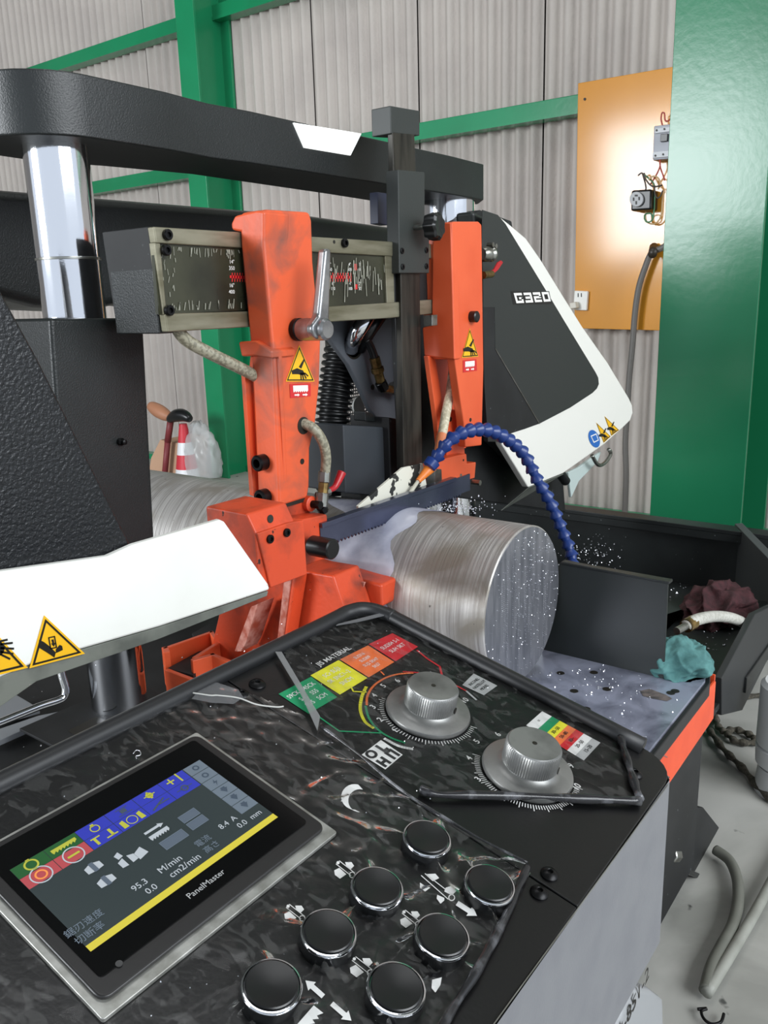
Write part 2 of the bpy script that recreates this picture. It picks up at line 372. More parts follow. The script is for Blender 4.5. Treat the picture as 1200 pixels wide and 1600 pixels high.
for p, a, b in (((1007, 308.5), 2.4, 1.4), ((1003, 314), 1.3, 2.6), ((1011.5, 313), 1.3, 2.6), ((1007, 319.5), 1.3, 2.6)):
    slab('pin_slot', XB, [(p[0]-a, p[1]-b), (p[0]+a, p[1]-b), (p[0]+a, p[1]+b), (p[0]-a, p[1]+b)], .105, .1055, ink, so)
wr = thing('loose_wiring', 'tangle of thin coloured wires between the breaker and the socket', 'wire', XB.at((1030, 280)))
for P, m_, hh in (([(1042, 201), (1039, 190), (1040, 180), (1044, 180), (1045, 190), (1049, 192), (1056, 186)], wirer, .05),
                ([(1037, 252), (1037, 262), (1032, 274), (1026, 284), (1022, 290)], wirer, .05), ([(1038, 252), (1039, 264), (1043, 276), (1046, 284)], wirer, .06),
                ([(1003, 276), (1009, 272), (1012, 280), (1015, 292), (1015, 300)], wirek, .05), ([(1016, 273), (1018, 282), (1026, 292), (1034, 294), (1044, 292)], wirek, .08),
                ([(1014, 275), (1020, 280), (1028, 288), (1030, 300), (1029, 330), (1026, 345), (1018, 348), (1014, 342), (1016, 336), (1024, 335), (1027, 342)], wiregn, .06),
                ([(1022, 284), (1028, 278), (1036, 280), (1040, 290), (1036, 298)], wirew, .07), ([(1014, 330), (1014, 344), (1020, 350), (1030, 349), (1038, 336), (1040, 310), (1044, 300)], wirew, .04),
                ([(1033, 294), (1034, 306), (1038, 312), (1043, 308), (1046, 300)], wirek, .09)):
    tube('wire', [XB.at(p, hh) for p in P], .0035, m_, wr, n=6, sub=5)
ou = thing('wall_outlet', 'small white power outlet with plug at the lower left of the yellow board', 'outlet', XB.at((908, 470)))
slab('cover_plate', XB, [(900, 454), (921, 455), (919, 485), (898, 484)], 0, .02, stickw, ou, .004)
slab('plug', XB, [(897, 473), (907, 471), (909, 481), (898, 483)], .02, .06, mat('plug_ivory', 'd8d2c4', .4), ou, .006)
for p in ((906, 461), (911, 461)): slab('slot', XB, [(p[0]-.8, p[1]-3), (p[0]+.8, p[1]-3), (p[0]+.8, p[1]+3), (p[0]-.8, p[1]+3)], .02, .0205, ink, ou)
cb = thing('power_cable', 'grey power cable hanging down from the yellow board along the wall', 'cable', XB.at((990, 600)))
tube('cable', [XB.at(p, .05) for p in ((1060, 375), (1040, 388), (1024, 396), (1014, 418), (1004, 450), (998, 490), (994, 540), (989, 590), (986, 640), (983, 690), (984, 740), (982, 800), (980, 860))], .014, mat('cable_grey', '6e6a66', .5), cb, n=10, sub=6)
tube('cable_clip', [XB.at((1024, 386), .02), XB.at((1030, 398), .09)], .02, wirek, cb, n=10, sub=1)
# ------------------------------------------------------------------ cone, seat, cardboard, bag behind the stock
XC = XP(3.5)
cn = thing('traffic_cone', 'red and white striped traffic cone standing behind the steel bar', 'cone', XC.at((286, 742)))
top = XC.at((286, 662)); bot = XC.at((286, 765)); H = (top.z-bot.z)
def rc(t): return .024+.070*t
for a, b, m_ in ((0, .27, coner), (.27, .45, conew), (.45, .66, coner), (.66, 1, conew)):
    lathe('stripe', (top.x, top.y, top.z-H*b), (0, 0, 1), [(0, rc(b)), (H*(b-a), rc(a))], m_, cn, 28)
slab('base', ZP(bot.z), [(bot.x+a*.17, bot.y+b*.17) for a, b in ((-1, -1), (1, -1), (1, 1), (-1, 1))], -.02, 0, coner, cn, .01, px=False)
ss = thing('padded_seat_post', 'tan padded seat with dark rear pad on a red post behind the bar', 'seat', XC.at((265, 700)))
tube('seat_pad', [XC.at(p) for p in ((235, 634), (248, 642), (262, 650), (275, 652))], .05, leather, ss, n=14, sub=6, rf=lambda t, i: .022+.024*math.sin(PI*min(1, t*1.1+.1)))
tube('rear_pad', [XC.at(p, .03) for p in ((270, 655), (280, 649), (292, 648), (303, 654))], .05, plastic, ss, n=14, sub=6, rf=lambda t, i: .012+.03*math.sin(PI*(.1+.8*t)))
tube('post', [XC.at((267, 655)), XC.at((262, 690))], .022, mat('maroon_post', '7d2f33', .5), ss, n=12, sub=1)
tube('post_foot', [XC.at((262, 690)), XC.at((256, 760))], .02, mat('maroon_post2', '7d2f33', .5), ss, n=12, sub=1)
tag(slab('cardboard_box', XP(3.55), [(250, 687), (280, 693), (276, 760), (230, 752), (236, 715)], -.3, 0, card, None, .004), 'piece of tan cardboard leaning behind the steel bar', 'cardboard')
def lump(name, c, rx, ry, rz, m, seed, amp=.35, fr=3.0, n=4, parent=None):
    bm = bmesh.new(); bmesh.ops.create_icosphere(bm, subdivisions=n, radius=1)
    vs = []
    for v in bm.verts:
        p = v.co.copy(); q = V((p.x+p.y*.5, p.y*1.6-p.x*.3, p.z*1.3))*fr*.55+V((seed, seed*.7, 0))
        q += V((noise.noise(q*1.3), noise.noise(q*1.3+V((5, 5, 5))), 0))*.5
        rg1 = 1-2*abs(noise.noise(q)); rg2 = 1-2*abs(noise.noise(q*2.1+V((9, 0, 0)))); rg3 = 1-2*abs(noise.noise(q*4.3))
        d = 1+amp*(1.0*rg1+.22*rg2+.06*rg3-.55)
        zz = max(p.z*d, -.30)
        vs.append(V((c[0]+p.x*rx*d, c[1]+p.y*ry*d, c[2]+(zz+.30)*rz)))
    fs = [tuple(v.index for v in f.verts) for f in bm.faces]; bm.free()
    return obj(name, vs, fs, m, parent, smooth=True)
pb = XC.at((308, 745), -.05)
tag(lump('plastic_bag', (pb.x, pb.y, pb.z), .10, .14, .26, bagm, 5, .2), 'crumpled clear plastic bag draped beside the traffic cone', 'bag')
# ------------------------------------------------------------------ saw head
hd = thing('band_saw_head', 'black and orange band saw head with blade arms carried on two chrome columns', 'saw head', (1.3, 1.0, -.2))
# yoke across the column tops
zb, zt = .236, .319
arc = [(.785+.108*math.cos(a), 1.187+.108*math.sin(a)) for a in [math.radians(255-i*13) for i in range(13)]]
pl_ = [(.78, 1.08), (.92, 1.078), (1.015, 1.088), (1.10, 1.08), (1.745, 1.08), (1.90, 1.088), (1.965, 1.14), (1.95, 1.24), (1.86, 1.29), (1.5, 1.26), (1.1, 1.24), (.93, 1.27), (.84, 1.30)] + arc[::-1][:0] + [(x, y) for x, y in arc[::-1]]
yk = slab('yoke_beam', ZP(0), pl_, zb, zt, black, hd, .003, px=False)
YK = YP(1.08)
lab(slab('lamp_lens', YK, [(457, 192), (563, 209), (546, 243), (474, 231)], .0, .003, lampm, yk), 'bright white trapezoid lamp lens')
# rear frame beam
slab('rear_frame_beam', YP(1.42), [(-60, 290), (165, 309), (487, 336), (640, 358), (760, 375), (760, 560), (450, 500), (215, 470), (150, 484), (60, 480), (-60, 450)], -.2, 0, black, hd, .02)
# guide beam
BY = .95; BP = YP(BY)
gb = slab('guide_beam', BP, [(240, 353), (380, 363), (603, 377), (700, 384), (690, 490), (610, 497), (262, 519)], -.115, -.0125, matteblack, hd, .002)
slab('upper_rail', BP, [(240, 354), (603, 377), (692, 382), (692, 405), (603, 400), (244, 380)], -.014, .0, railm, gb, .002)
slab('lower_rail', BP, [(258, 490), (396, 486), (606, 473), (690, 467), (690, 489), (610, 497), (262, 519)], -.014, .0, railm, gb, .002)
slab('end_rail', BP, [(243, 379), (252, 380), (262, 490), (257, 492)], -.014, -.002, railm, gb, .001)
slab('end_rail', BP, [(603, 399), (616, 400), (618, 475), (606, 476)], -.014, -.002, railm, gb, .001)
sp = slab('scale_plate', BP, [(244, 379), (610, 399), (612, 474), (252, 491)], -.012, -.006, darkplate, gb)
lab(sp, 'black scale plate under wrinkled clear film')
h_ = -.0055
def bt(s, p, sz, m=stickw): text('scale_figure', s, BP, BP.px(p), sz, m, gb, h=-.0052)
bt('14"', (366, 409), .008); bt('350', (366, 419), .008); bt('16"', (366, 446), .008); bt('400', (366, 456), .008)
for x, a, b in ((519, '6"', '150'), (550, '4"', '100'), (566, '3"', '80')): bt(a, (x, 413), .0075); bt(b, (x, 421), .0075)
for x, a, b in ((524, '6"', '150'), (551, '4"', '100'), (566, '2"', '50')): bt(a, (x, 443), .0075); bt(b, (x, 451), .0075)
rul = [[(363, 430), (390, 431), (390, 436), (363, 434)], [(517, 430), (553, 431), (553, 435), (517, 435)], [(557, 412), (561, 412), (561, 422), (557, 422)], [(557, 444), (562, 444), (562, 452), (557, 452)]]
for x in list(range(366, 390, 4))+list(range(519, 553, 4)): rul.append([(x, 426), (x+1.4, 426), (x+1.4, 440), (x, 440)])
lab(multi('scale_ruler', BP, rul, -.0053, rednote, gb), 'red toothed ruler line')
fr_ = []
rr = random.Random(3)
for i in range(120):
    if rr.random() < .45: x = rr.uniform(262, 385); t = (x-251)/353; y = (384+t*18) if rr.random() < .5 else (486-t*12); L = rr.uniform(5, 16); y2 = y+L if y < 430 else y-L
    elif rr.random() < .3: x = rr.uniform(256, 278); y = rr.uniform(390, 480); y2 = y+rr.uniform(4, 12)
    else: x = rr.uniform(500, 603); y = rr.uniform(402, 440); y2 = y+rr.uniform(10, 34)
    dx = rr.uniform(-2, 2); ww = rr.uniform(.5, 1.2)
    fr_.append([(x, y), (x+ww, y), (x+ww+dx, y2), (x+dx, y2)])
wk = multi('film_glints', BP, fr_, -.0045, mat('wrinkle_glint', '9a9a8c', .2), gb); wk['kind'] = 'stuff'  # flat pale strips: glints of the wrinkled film put in as colour
def capscrew(par, P, n, r, m=screwm, L=.006, hexr=.5):
    P = V(P); s = lathe('cap_screw', P, n, [(0, r), (L*.8, r), (L, r*.88), (L, r*hexr), (L*.4, r*hexr*.95)], m, par, 18)
    return s
for p in ((260, 367), (258, 391), (263, 485), (537, 380)): capscrew(gb, BP.at(p, 0), (0, -1, 0), .0075)
cyl('pin_hole', BP.at((522, 378), 0), BP.at((522, 378), .0006), .003, ink, gb, n=12)
# dark bracket at the left end of the guide beam
box('beam_end_bracket', .773, .80, .9635, 1.06, -.034, .104, black, hd, .002)
# left blade arm ----------------------------------------------------------
AY = .90; AP = YP(AY)
def sticker_set(P, tri, redq, par, up):
    """warning triangle by its px corners, hand pictogram, red blade sticker"""
    c = (sum(p[0] for p in tri)/3, sum(p[1] for p in tri)/3)
    def sc_(k): return [(c[0]+(p[0]-c[0])*k, c[1]+(p[1]-c[1])*k) for p in tri]
    o1, i1 = sc_(.93), sc_(.83)
    hgt = abs(tri[1][1]-tri[0][1]); s = hgt/60
    def q(L): return [(c[0]+a*s, c[1]+b*s) for a, b in L]
    ps = [q([(-14, 2), (-5, -2), (5, 2), (8, 8), (4, 10), (-3, 8), (-13, 8)]), q([(-2, -4), (6, -17), (8, -16), (2, -1)])]
    for a, b in ((2, 18), (6, 17), (10, 15), (13, 11)): ps += strip(q([(a*.6, 6), (a, b)]), 2.0*s)
    multi2('warning_sticker', P, [([tri], .0008, yel), ([[o1[i], o1[(i+1) % 3], i1[(i+1) % 3], i1[i]] for i in range(3)], .0012, ink), (ps, .0013, ink)], par)
    if redq:
        a, b, c_, d = [V((x, y)) for x, y in redq]
        def uv(x, y): v = a+(b-a)*x+(d-a)*y; return (v.x, v.y)
        pp = [[uv(.15, .12), uv(.85, .12), uv(.85, .5), uv(.15, .5)]]
        for k in range(7): x = .15+k*.1; pp.append([uv(x, .5), uv(x+.1, .5), uv(x+.02, .62)])
        pp += [[uv(.2, .74), uv(.35, .74), uv(.35, .68), uv(.45, .79), uv(.35, .9), uv(.35, .84), uv(.2, .84)], [uv(.58, .74), uv(.73, .74), uv(.73, .68), uv(.83, .79), uv(.73, .9), uv(.73, .84), uv(.58, .84)]]
        multi2('blade_sticker', P, [([redq], .0008, rednote), (pp, .0012, stickw)], par)
la = slab('blade_arm', AP, [(410, 330), (420, 327), (484, 331), (488, 345), (490, 410), (502, 533), (500, 600), (493, 667), (485, 700), (484, 760), (481, 778), (437, 792), (432, 667), (427, 553), (412, 383)], -.048, 0, orangew, hd, .005)
lab(la, 'worn orange left blade arm')
XA = XP(.928)
slab('arm_top_hook', XA, [(360, 350), (366, 337), (400, 329), (412, 330), (412, 385), (387, 380), (385, 364), (362, 360)], -.055, .0, orangew, la, .004)
slab('arm_side_lug', XA, [(375, 534), (402, 532), (427, 548), (427, 560), (402, 556), (380, 557)], -.05, .004, orangew, la, .003)
slab('arm_side_web', XA, [(382, 557), (427, 556), (432, 667), (437, 790), (392, 775), (387, 700), (379, 585)], -.02, -.012, orangew, la, .002)
slab('arm_rear_flange', XA, [(378, 585), (384, 585), (391, 700), (398, 776), (391, 773), (386, 700)], -.03, .002, orangew, la, .001)
slab('web_step', XA, [(405, 704), (430, 706), (434, 786), (409, 780)], -.012, -.006, orangew, la, .002)
def socket_bolt(par, p, X, r=.014, L=.03):
    q = XP(X).at(p); o = lathe('socket_bolt', q, (-1, 0, 0), [(-.01, r), (L, r), (L+.002, r*.85), (L+.002, r*.55), (L*.5, r*.5)], screwm, par, 22); return o
socket_bolt(la, (420, 720), .94, .013, .026); socket_bolt(la, (424, 773), .94, .013, .026)
sticker_set(AP, [(467, 539), (446, 596), (491, 596)], [(452, 600), (485, 599), (485, 619), (453, 622)], la, 1)
cyl('arm_bolt_hole', AP.at((472, 721), -.001), AP.at((472, 721), .0006), .0048, ink, la, n=16)
lathe('hose_hole', AP.at((474, 665), -.001), (0, -1, 0), [(0, .014), (.0018, .014)], ink, la, 24)
# clamp lever
h0 = AP.at((462, 515)); cyl('lever_bushing', h0, h0+V((0, -.012, 0)), .0175, screwm, la, ch=.002)
cl = lathe('clamp_lever', h0+V((0, -.012, 0)), (0, -1, 0), [(0, .0165), (.01, .0175), (.05, .0165), (.054, .013)], lever_al, la, 28)
LP = YP(AY-.055)
slab('lever_handle', LP, [(507, 389), (517, 388), (517, 397), (514, 500), (516, 520), (505, 531), (492, 529), (486, 518), (487, 507), (497, 493)], -.014, .002, lever_al, la, .005)
lathe('lever_screw', LP.at((503, 517), .002), (0, -1, 0), [(0, .0085), (.003, .0085), (.0035, .006)], plastic, la, 20)
for d in ((1, 1), (1, -1)):
    multi('phillips_cross', YP(AY-.0602), strip([(503-2.4*d[0], 516.5-2.4*d[1]), (503+2.4*d[0], 516.5+2.4*d[1])], 1.1), 0.0001, ink, la)
# hoses of the left arm
tube('coolant_hose', [YP(.97).at((276, 512)), YP(.97).at((292, 532)), YP(.96).at((330, 553)), YP(.95).at((375, 575)), YP(.94).at((428, 603))], .0095, hosem, hd, n=14)
hz = tube('coolant_hose', [AP.at((473, 660), -.01), AP.at((480, 668), .012), AP.at((490, 690), .02), AP.at((495, 715), .02), AP.at((497, 742), .014)], .0085, hosem, hd, n=14)
for (a, b, r_, m_) in (((497, 735), (496, 752), .0105, steel), ((496, 752), (494, 772), .0085, brass), ((494, 768), (492, 790), .0105, steel), ((492, 790), (496, 798), .009, screwm)):
    cyl('hose_fitting', AP.at(a, .014), AP.at(b, .014), r_, m_, hz, n=8, ch=.001)
# guide shoe beneath the arm
slab('shoe_neck', AP, [(437, 786), (483, 772), (492, 812), (490, 870), (440, 880)], -.05, -.006, orangeo, la, .003)
slab('neck_gap', AP, [(440, 787), (478, 775), (479, 784), (442, 795)], -.03, -.003, ink, la)
lathe('neck_bolt', AP.at((484, 787), -.01), (0, -1, 0), [(0, .013), (.014, .013), (.016, .009)], orangeo, la, 20)
lathe('neck_bolt', AP.at((484, 787), .004), (0, -1, 0), [(0, .0065), (.02, .0065)], screwm, la, 16)
slab('guide_block_side', AP, [(449, 808), (490, 800), (493, 855), (491, 868), (455, 880)], -.04, .03, orangeo, la, .003)
# profile block extruded along X
fx = YP(.80).px((399, 833))[0]; A3 = XP(fx).at((321, 791)); D3 = XP(fx).at((385, 803)); H3 = YP(.80).at((399, 833))
B3 = YP(A3.y).px((372, 773))[0]
gbx = obj('guard_block', [(x, y, z) for x in (fx, fx+.079) for (y, z) in ((A3.y, A3.z), (D3.y, D3.z), (H3.y, H3.z), (H3.y, -.385), (A3.y, -.40))],
    [(0, 1, 2, 3, 4), (9, 8, 7, 6, 5)]+[(i, (i+1) % 5, 5+(i+1) % 5, 5+i) for i in range(5)], orangeo, la, bevel=.003, angle=20)
slab('guard_block_plate', YP(.80), [(399, 833), (449, 816), (472, 812), (477, 897), (420, 918)], -.03, .004, orangeo, gbx, .002)
GP = YP(.796)
for p in ((421, 842), (447, 832)):
    capscrew(gbx, GP.at(p), (0, -1, 0), .0062, L=.004)
slab('bolt_hole', Plane(((fx+.04), (D3.y+H3.y)/2, (D3.z+H3.z)/2), (1, 0, 0), (0, D3.y-H3.y, D3.z-H3.z)), ell(422, 811, 4.6, 6.5, 18), 0, .0012, ink, gbx)
k0 = YP(.86).at((487, 852)); cyl('knob', k0, k0+V((0, -.045, 0)), .0165, plastic, la, ch=.002)
# ---- saw blade and paint-peeled blade guard
ba = lab(box('saw_blade', .985, 1.46, .868, .871, -.384, -.349, bladem, hd), 'thin wet saw blade crossing the top of the round bar')
box('back_edge', .985, 1.40, .863, .878, -.353, -.345, bladem, ba, .001)
tz = []
for k in range(46):
    x = .99+k*.0095; tz.append([(x, -.384), (x+.0085, -.384), (x+.002, -.389)])
vs_ = []; fs_ = []
for t3 in tz:
    b_ = len(vs_); vs_ += [(a, .868, z) for a, z in t3]+[(a, .871, z) for a, z in t3]; fs_ += [(b_, b_+1, b_+2), (b_+5, b_+4, b_+3), (b_, b_+3, b_+4, b_+1), (b_+1, b_+4, b_+5, b_+2), (b_+2, b_+5, b_+3, b_)]
tb = obj('blade_teeth', vs_, fs_, bladem, ba); tb['kind'] = 'stuff'
pg = slab('blade_guard_plate', YP(.885), [(560, 791), (630, 731), (661, 724), (668, 764), (562, 800)], -.006, 0, mat('peeling_white_paint', 'd8d6c8', .5, col2='2a2b29', nscale=26, nlo=.56, nhi=.575, detail=3), hd, .001)
lab(pg, 'cream guard plate with peeling paint')
# ---- height post with star knob
hp = slab('height_post', YP(.98), [(613, 205), (648, 209), (650, 272), (615, 270)], -.012, 0, barm, hd, .002)
slab('post_cap', YP(.98), [(610, 165), (656, 173), (656, 212), (611, 209)], -.045, .0, charcoal, hp, .002)
SL = YP(.935)
sl = slab('slide_housing', SL, [(622, 265), (664, 269), (664, 346), (671, 348), (671, 427), (624, 427)], -.028, 0, charcoal, hd, .002)
slab('hanging_bar', YP(.945), [(626, 425), (656, 425), (660, 735), (631, 733)], -.018, 0, barm, hp, .0015)
slab('hanging_bar_back', YP(.955), [(616, 400), (628, 400), (634, 730), (630, 730), (622, 600)], -.012, -.002, matteblack, hp, .002)
for p in ((627, 392), (667, 391), (628, 417), (667, 416)): capscrew(sl, SL.at((p[0]+(-1 if p[0] > 650 else 1), p[1])), (0, -1, 0), .0055, L=.002)
kc = SL.at((652, 356)); cyl('knob_shaft', kc+V((-.01, .01, 0)), kc+V((-.01, -.03, 0)), .005, steel, sl, n=14)
lathe('star_knob', kc+V((0, -.02, 0)), (.12, -1, 0), [(0, .012), (.004, .022), (.012, .024), (.026, .024), (.030, .020), (.029, .011), (.027, .001)], plastic, sl, 56, radial=lambda k: 1+.09*math.cos(2*PI*k*7/56))
slab('blue_bracket', YP(1.03), [(590, 300), (604, 302), (606, 352), (591, 349)], -.02, 0, mat('bracket_blue', '30364f', .4), hd, .001)
# ---- right blade arm
ra = slab('blade_arm', AP, [(706, 348), (710, 346), (748, 346), (753, 351), (756, 575), (753, 696), (728, 699), (725, 660), (719, 620), (711, 562), (709, 450)], -.02, 0, orange, hd, .003)
lab(ra, 'bright orange right blade arm')
slab('arm_body', AP, [(706, 348), (752, 347), (756, 560), (711, 562), (709, 450)], -.075, -.004, orange, ra, .004)
XR = XP(1.452)
slab('arm_side', XR, [(684, 347), (706, 348), (709, 450), (712, 562), (664, 556), (661, 512), (676, 509), (677, 380)], -.02, .004, orange, ra, .003)
XR2 = XP(1.452)
slab('side_leg', YP(.955), [(669, 556), (680, 556), (697, 660), (701, 712), (688, 712), (683, 660)], -.012, .0, orange, ra, .002)
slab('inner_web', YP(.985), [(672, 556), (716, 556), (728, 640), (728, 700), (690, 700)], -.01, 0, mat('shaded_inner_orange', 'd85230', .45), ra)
slab('white_pad', XP(1.40), [(661, 493), (675, 492), (675, 509), (662, 511)], -.02, .0, steel, ra, .001)
lathe('arm_bolt', AP.at((736, 495), 0), (0, -1, 0), [(0, .0115), (.014, .0115), (.016, .009)], plastic, ra, 24)
sticker_set(AP, [(733.5, 513), (721, 559), (747, 557)], [(723, 563), (744, 561), (745, 579), (723, 582)], ra, 1)
cyl('arm_bolt_hole', AP.at((735, 656), -.001), AP.at((735, 656), .0006), .0042, ink, ra, n=16)
tube('coolant_hose', [YP(.96).at((708, 575)), YP(.94).at((704, 610)), YP(.93).at((697, 645)), YP(.92).at((690, 685))], .010, hosew, hd, n=14)
cyl('hose_end', YP(.92).at((691, 680)), YP(.91).at((684, 712)), .0115, mat('salmon_sleeve', 'e58a5c', .4), hd, n=16, r2=.009)
slab('shoe_plate', YP(.935), [(701, 641), (715, 640), (726, 700), (727, 716), (698, 712)], -.02, 0, orange, ra, .002)
lathe('shoe_bolt', YP(.935).at((703, 655)), (0, -1, 0), [(0, .005), (.002, .005)], ink, ra, 14)
sh = slab('guide_shoe', YP(.915), [(690, 718), (716, 711), (729, 709), (730, 724), (744, 722), (742, 747), (729, 751), (725, 768), (697, 780), (674, 775), (674, 730)], -.03, 0, orange, ra, .002)
slab('steel_insert', YP(.90), [(679, 733), (690, 733), (692, 770), (679, 765)], -.02, 0, steel, sh, .001)
cyl('shoe_hole', YP(.915).at((720, 743), -.001), YP(.915).at((720, 743), .0006), .004, steel, sh, n=14)
cyl('shoe_bolt', YP(.915).at((738, 753)), YP(.915).at((738, 753), .02), .006, steel, sh, n=8)
cyl('shoe_hole', YP(.915).at((724, 719), -.001), YP(.915).at((724, 719), .0006), .0025, ink, sh, n=12)
# valve and fitting right of the arm
VY = YP(.93)
lathe('air_fitting', VY.at((753, 397)), (1, -.2, 0), [(0, .012), (.006, .016), (.02, .016), (.024, .013), (.03, .016), (.036, .014)], steel, hd, 20)
for p in ((762, 383), (767, 385)): cyl('fitting_nut', VY.at(p), VY.at(p, .014), .0055, steel, hd, n=6)
slab('valve_lever', VY, [(763, 424), (770, 421), (776, 410), (781, 407), (784, 410), (776, 422), (769, 428), (764, 429)], 0, .004, red, hd, .001)
cyl('valve_body', VY.at((755, 430)), VY.at((768, 428)), .008, brass, hd, n=12)
# ---- mechanism behind, between the arms
pv = slab('pivot_plate', YP(1.06), [(505, 498), (620, 498), (630, 560), (630, 650), (612, 657), (590, 654), (578, 640), (560, 600), (545, 570), (515, 530)], -.012, 0, castgrey, hd, .003)
lathe('pivot_hole', YP(1.06).at((553, 540), -.001), (0, -1, 0), [(0, .027), (.0022, .027), (.0022, .024), (.001, .023)], ink, pv, 32)
tube('lift_cylinder', [YP(1.06).at((547, 545)), YP(1.03).at((558, 520)), YP(1.01).at((580, 486))], .016, chrome, pv, n=20, sub=1)
tube('lift_cylinder', [YP(1.06).at((562, 545)), YP(1.03).at((576, 520)), YP(1.01).at((600, 486))], .013, plastic, pv, n=20, sub=1)
for p in ((582, 605), (624, 628)): cyl('plate_hole', YP(1.06).at(p, 0), YP(1.06).at(p, .0008), .006, ink, pv, n=14)
tube('hydraulic_hose', [YP(1.035).at(p) for p in ((572, 530), (578, 540), (583, 552), (586, 562))], .0085, plastic, pv, n=12)
for a, b, r_, m_ in (((585, 558), (589, 574), .011, brass), ((589, 574), (591, 582), .0135, brass), ((591, 582), (595, 597), .010, brass), ((594, 596), (600, 608), .012, screwm), ((600, 607), (614, 609), .009, brass), ((612, 605), (624, 612), .013, steel)):
    cyl('hydraulic_fitting', YP(1.035).at(a), YP(1.035).at(b), r_, m_, pv, n=8, ch=.001)
# perforated plate: grid with holes
PP = YP(1.20)
a0 = PP.px((536, 598)); a1 = PP.px((585, 668)); vs_ = []; fs_ = []
nx, ny = 15, 16
dx = (a1[0]-a0[0])/nx; dz = (a1[1]-a0[1])/ny
for i in range(nx):
    for j in range(ny):
        cx = a0[0]+dx*(i+.5); cz = a0[1]+dz*(j+.5)
        b_ = len(vs_)
        for k in (.5, .27):
            for s, t in ((-1, -1), (1, -1), (1, 1), (-1, 1)): vs_.append(PP.pt(cx+s*k*dx, cz+t*k*dz))
        fs_ += [(b_+q, b_+(q+1) % 4, b_+4+(q+1) % 4, b_+4+q) for q in range(4)]
obj('perforated_plate', vs_, fs_, mat('perforated_zinc', 'b0b2b0', .5, .2), hd)
lathe('plate_button', YP(1.19).at((559, 634)), (0, -1, 0), [(0, .021), (.004, .021), (.005, .012), (.005, .01)], mat('pale_plastic', 'a9aaa6', .5), hd, 24)
# corrugated hose
P_ = [YP(1.08).at(p) for p in ((516, 520), (520, 560), (528, 600), (522, 640), (517, 690), (524, 740), (530, 775))]
P_ = [YP(1.13).at(p) for p in ((545, 512), (534, 550), (526, 600), (521, 645), (520, 700), (522, 770))]
lab(tube('corrugated_hose', P_, .03, plastic, hd, n=22, sub=30, rf=lambda t, i: .0335+(.0042, .005, .0042, -.003, -.004, -.003)[i % 6]), 'thick black ribbed hose')
gx = thing('gearbox_housing', 'dark grey box housing beneath the pivot plate behind the blade', 'housing', YP(1.0).at((575, 770)))
slab('body', YP(1.0), [(536, 664), (612, 668), (615, 778), (540, 770)], -.1, 0, boxgrey, gx, .003)
slab('side_column', YP(.985), [(607, 652), (630, 656), (632, 770), (611, 770)], -.1, 0, matteblack, gx, .003)
slab('lug', YP(1.02), [(570, 643), (580, 645), (588, 652), (587, 659), (571, 658)], -.03, 0, black, gx, .002)
slab('leg', YP(1.02), [(563, 770), (576, 770), (576, 785), (563, 785)], -.05, 0, black, gx)
# red valve at the hose foot
rv = thing('drain_valve', 'small red-handled valve by the left arm hose fitting', 'valve', AP.at((508, 772)))
tube('handle', [AP.at(p) for p in ((512, 767), (522, 762), (528, 752), (534, 738))], .0055, red, rv, n=10, rf=lambda t, i: .004+.004*t)
cyl('valve_body', AP.at((497, 775)), AP.at((513, 768)), .008, steel, rv, n=8)
cyl('valve_stem', AP.at((508, 770)), AP.at((508, 762)), .004, steel, rv, n=8)
# dark chassis behind right arm
slab('chassis', YP(1.05), [(752, 328), (800, 345), (845, 640), (850, 730), (880, 745), (884, 800), (655, 770), (640, 560), (655, 380)], -.04, 0, matteblack, hd, .004)
# ---- right wheel cover
CV = YP(.965)
cvo = [(772, 333), (777, 335), (796, 350), (822, 372), (845, 405), (880, 462), (910, 510), (950, 567), (983, 622), (988, 633), (989, 645), (985, 657), (975, 667), (945, 694), (900, 726), (880, 740), (826, 762), (785, 695), (774, 660), (776, 545), (774, 480)]
rc_ = slab('wheel_cover', CV, cvo, -.02, 0, white, hd, .004); lab(rc_, 'white rimmed right wheel cover')
slab('cover_shell', CV, [(752, 327), (796, 351), (845, 407), (910, 512), (978, 625), (975, 655), (880, 730), (842, 745), (790, 690), (774, 545)], -.07, -.02, coverdark, rc_, .01)
slab('cover_panel', CV, [(753, 328), (777, 336), (789, 350), (850, 450), (880, 500), (930, 582), (934, 590), (935, 600), (932, 607), (925, 614), (890, 637), (842, 662), (773, 545), (772, 480), (754, 480)], 0, .0015, coverdark, rc_, 0)
slab('cover_recess_panel', CV, [(754, 477), (773, 478), (773, 545), (842, 662), (820, 670), (798, 677), (784, 690), (762, 690), (756, 600)], -.01, .001, matteblack, rc_)
multi('seam_line', CV, strip([(773, 545), (842, 662)], 1.1), .0022, steel, rc_)
slab('under_flap', Plane(CV.at((826, 762)), (1, 0, 0), (0, .5, -.5)), [(826, 761), (880, 740), (783, 797)], -.002, 0, lipm, rc_)
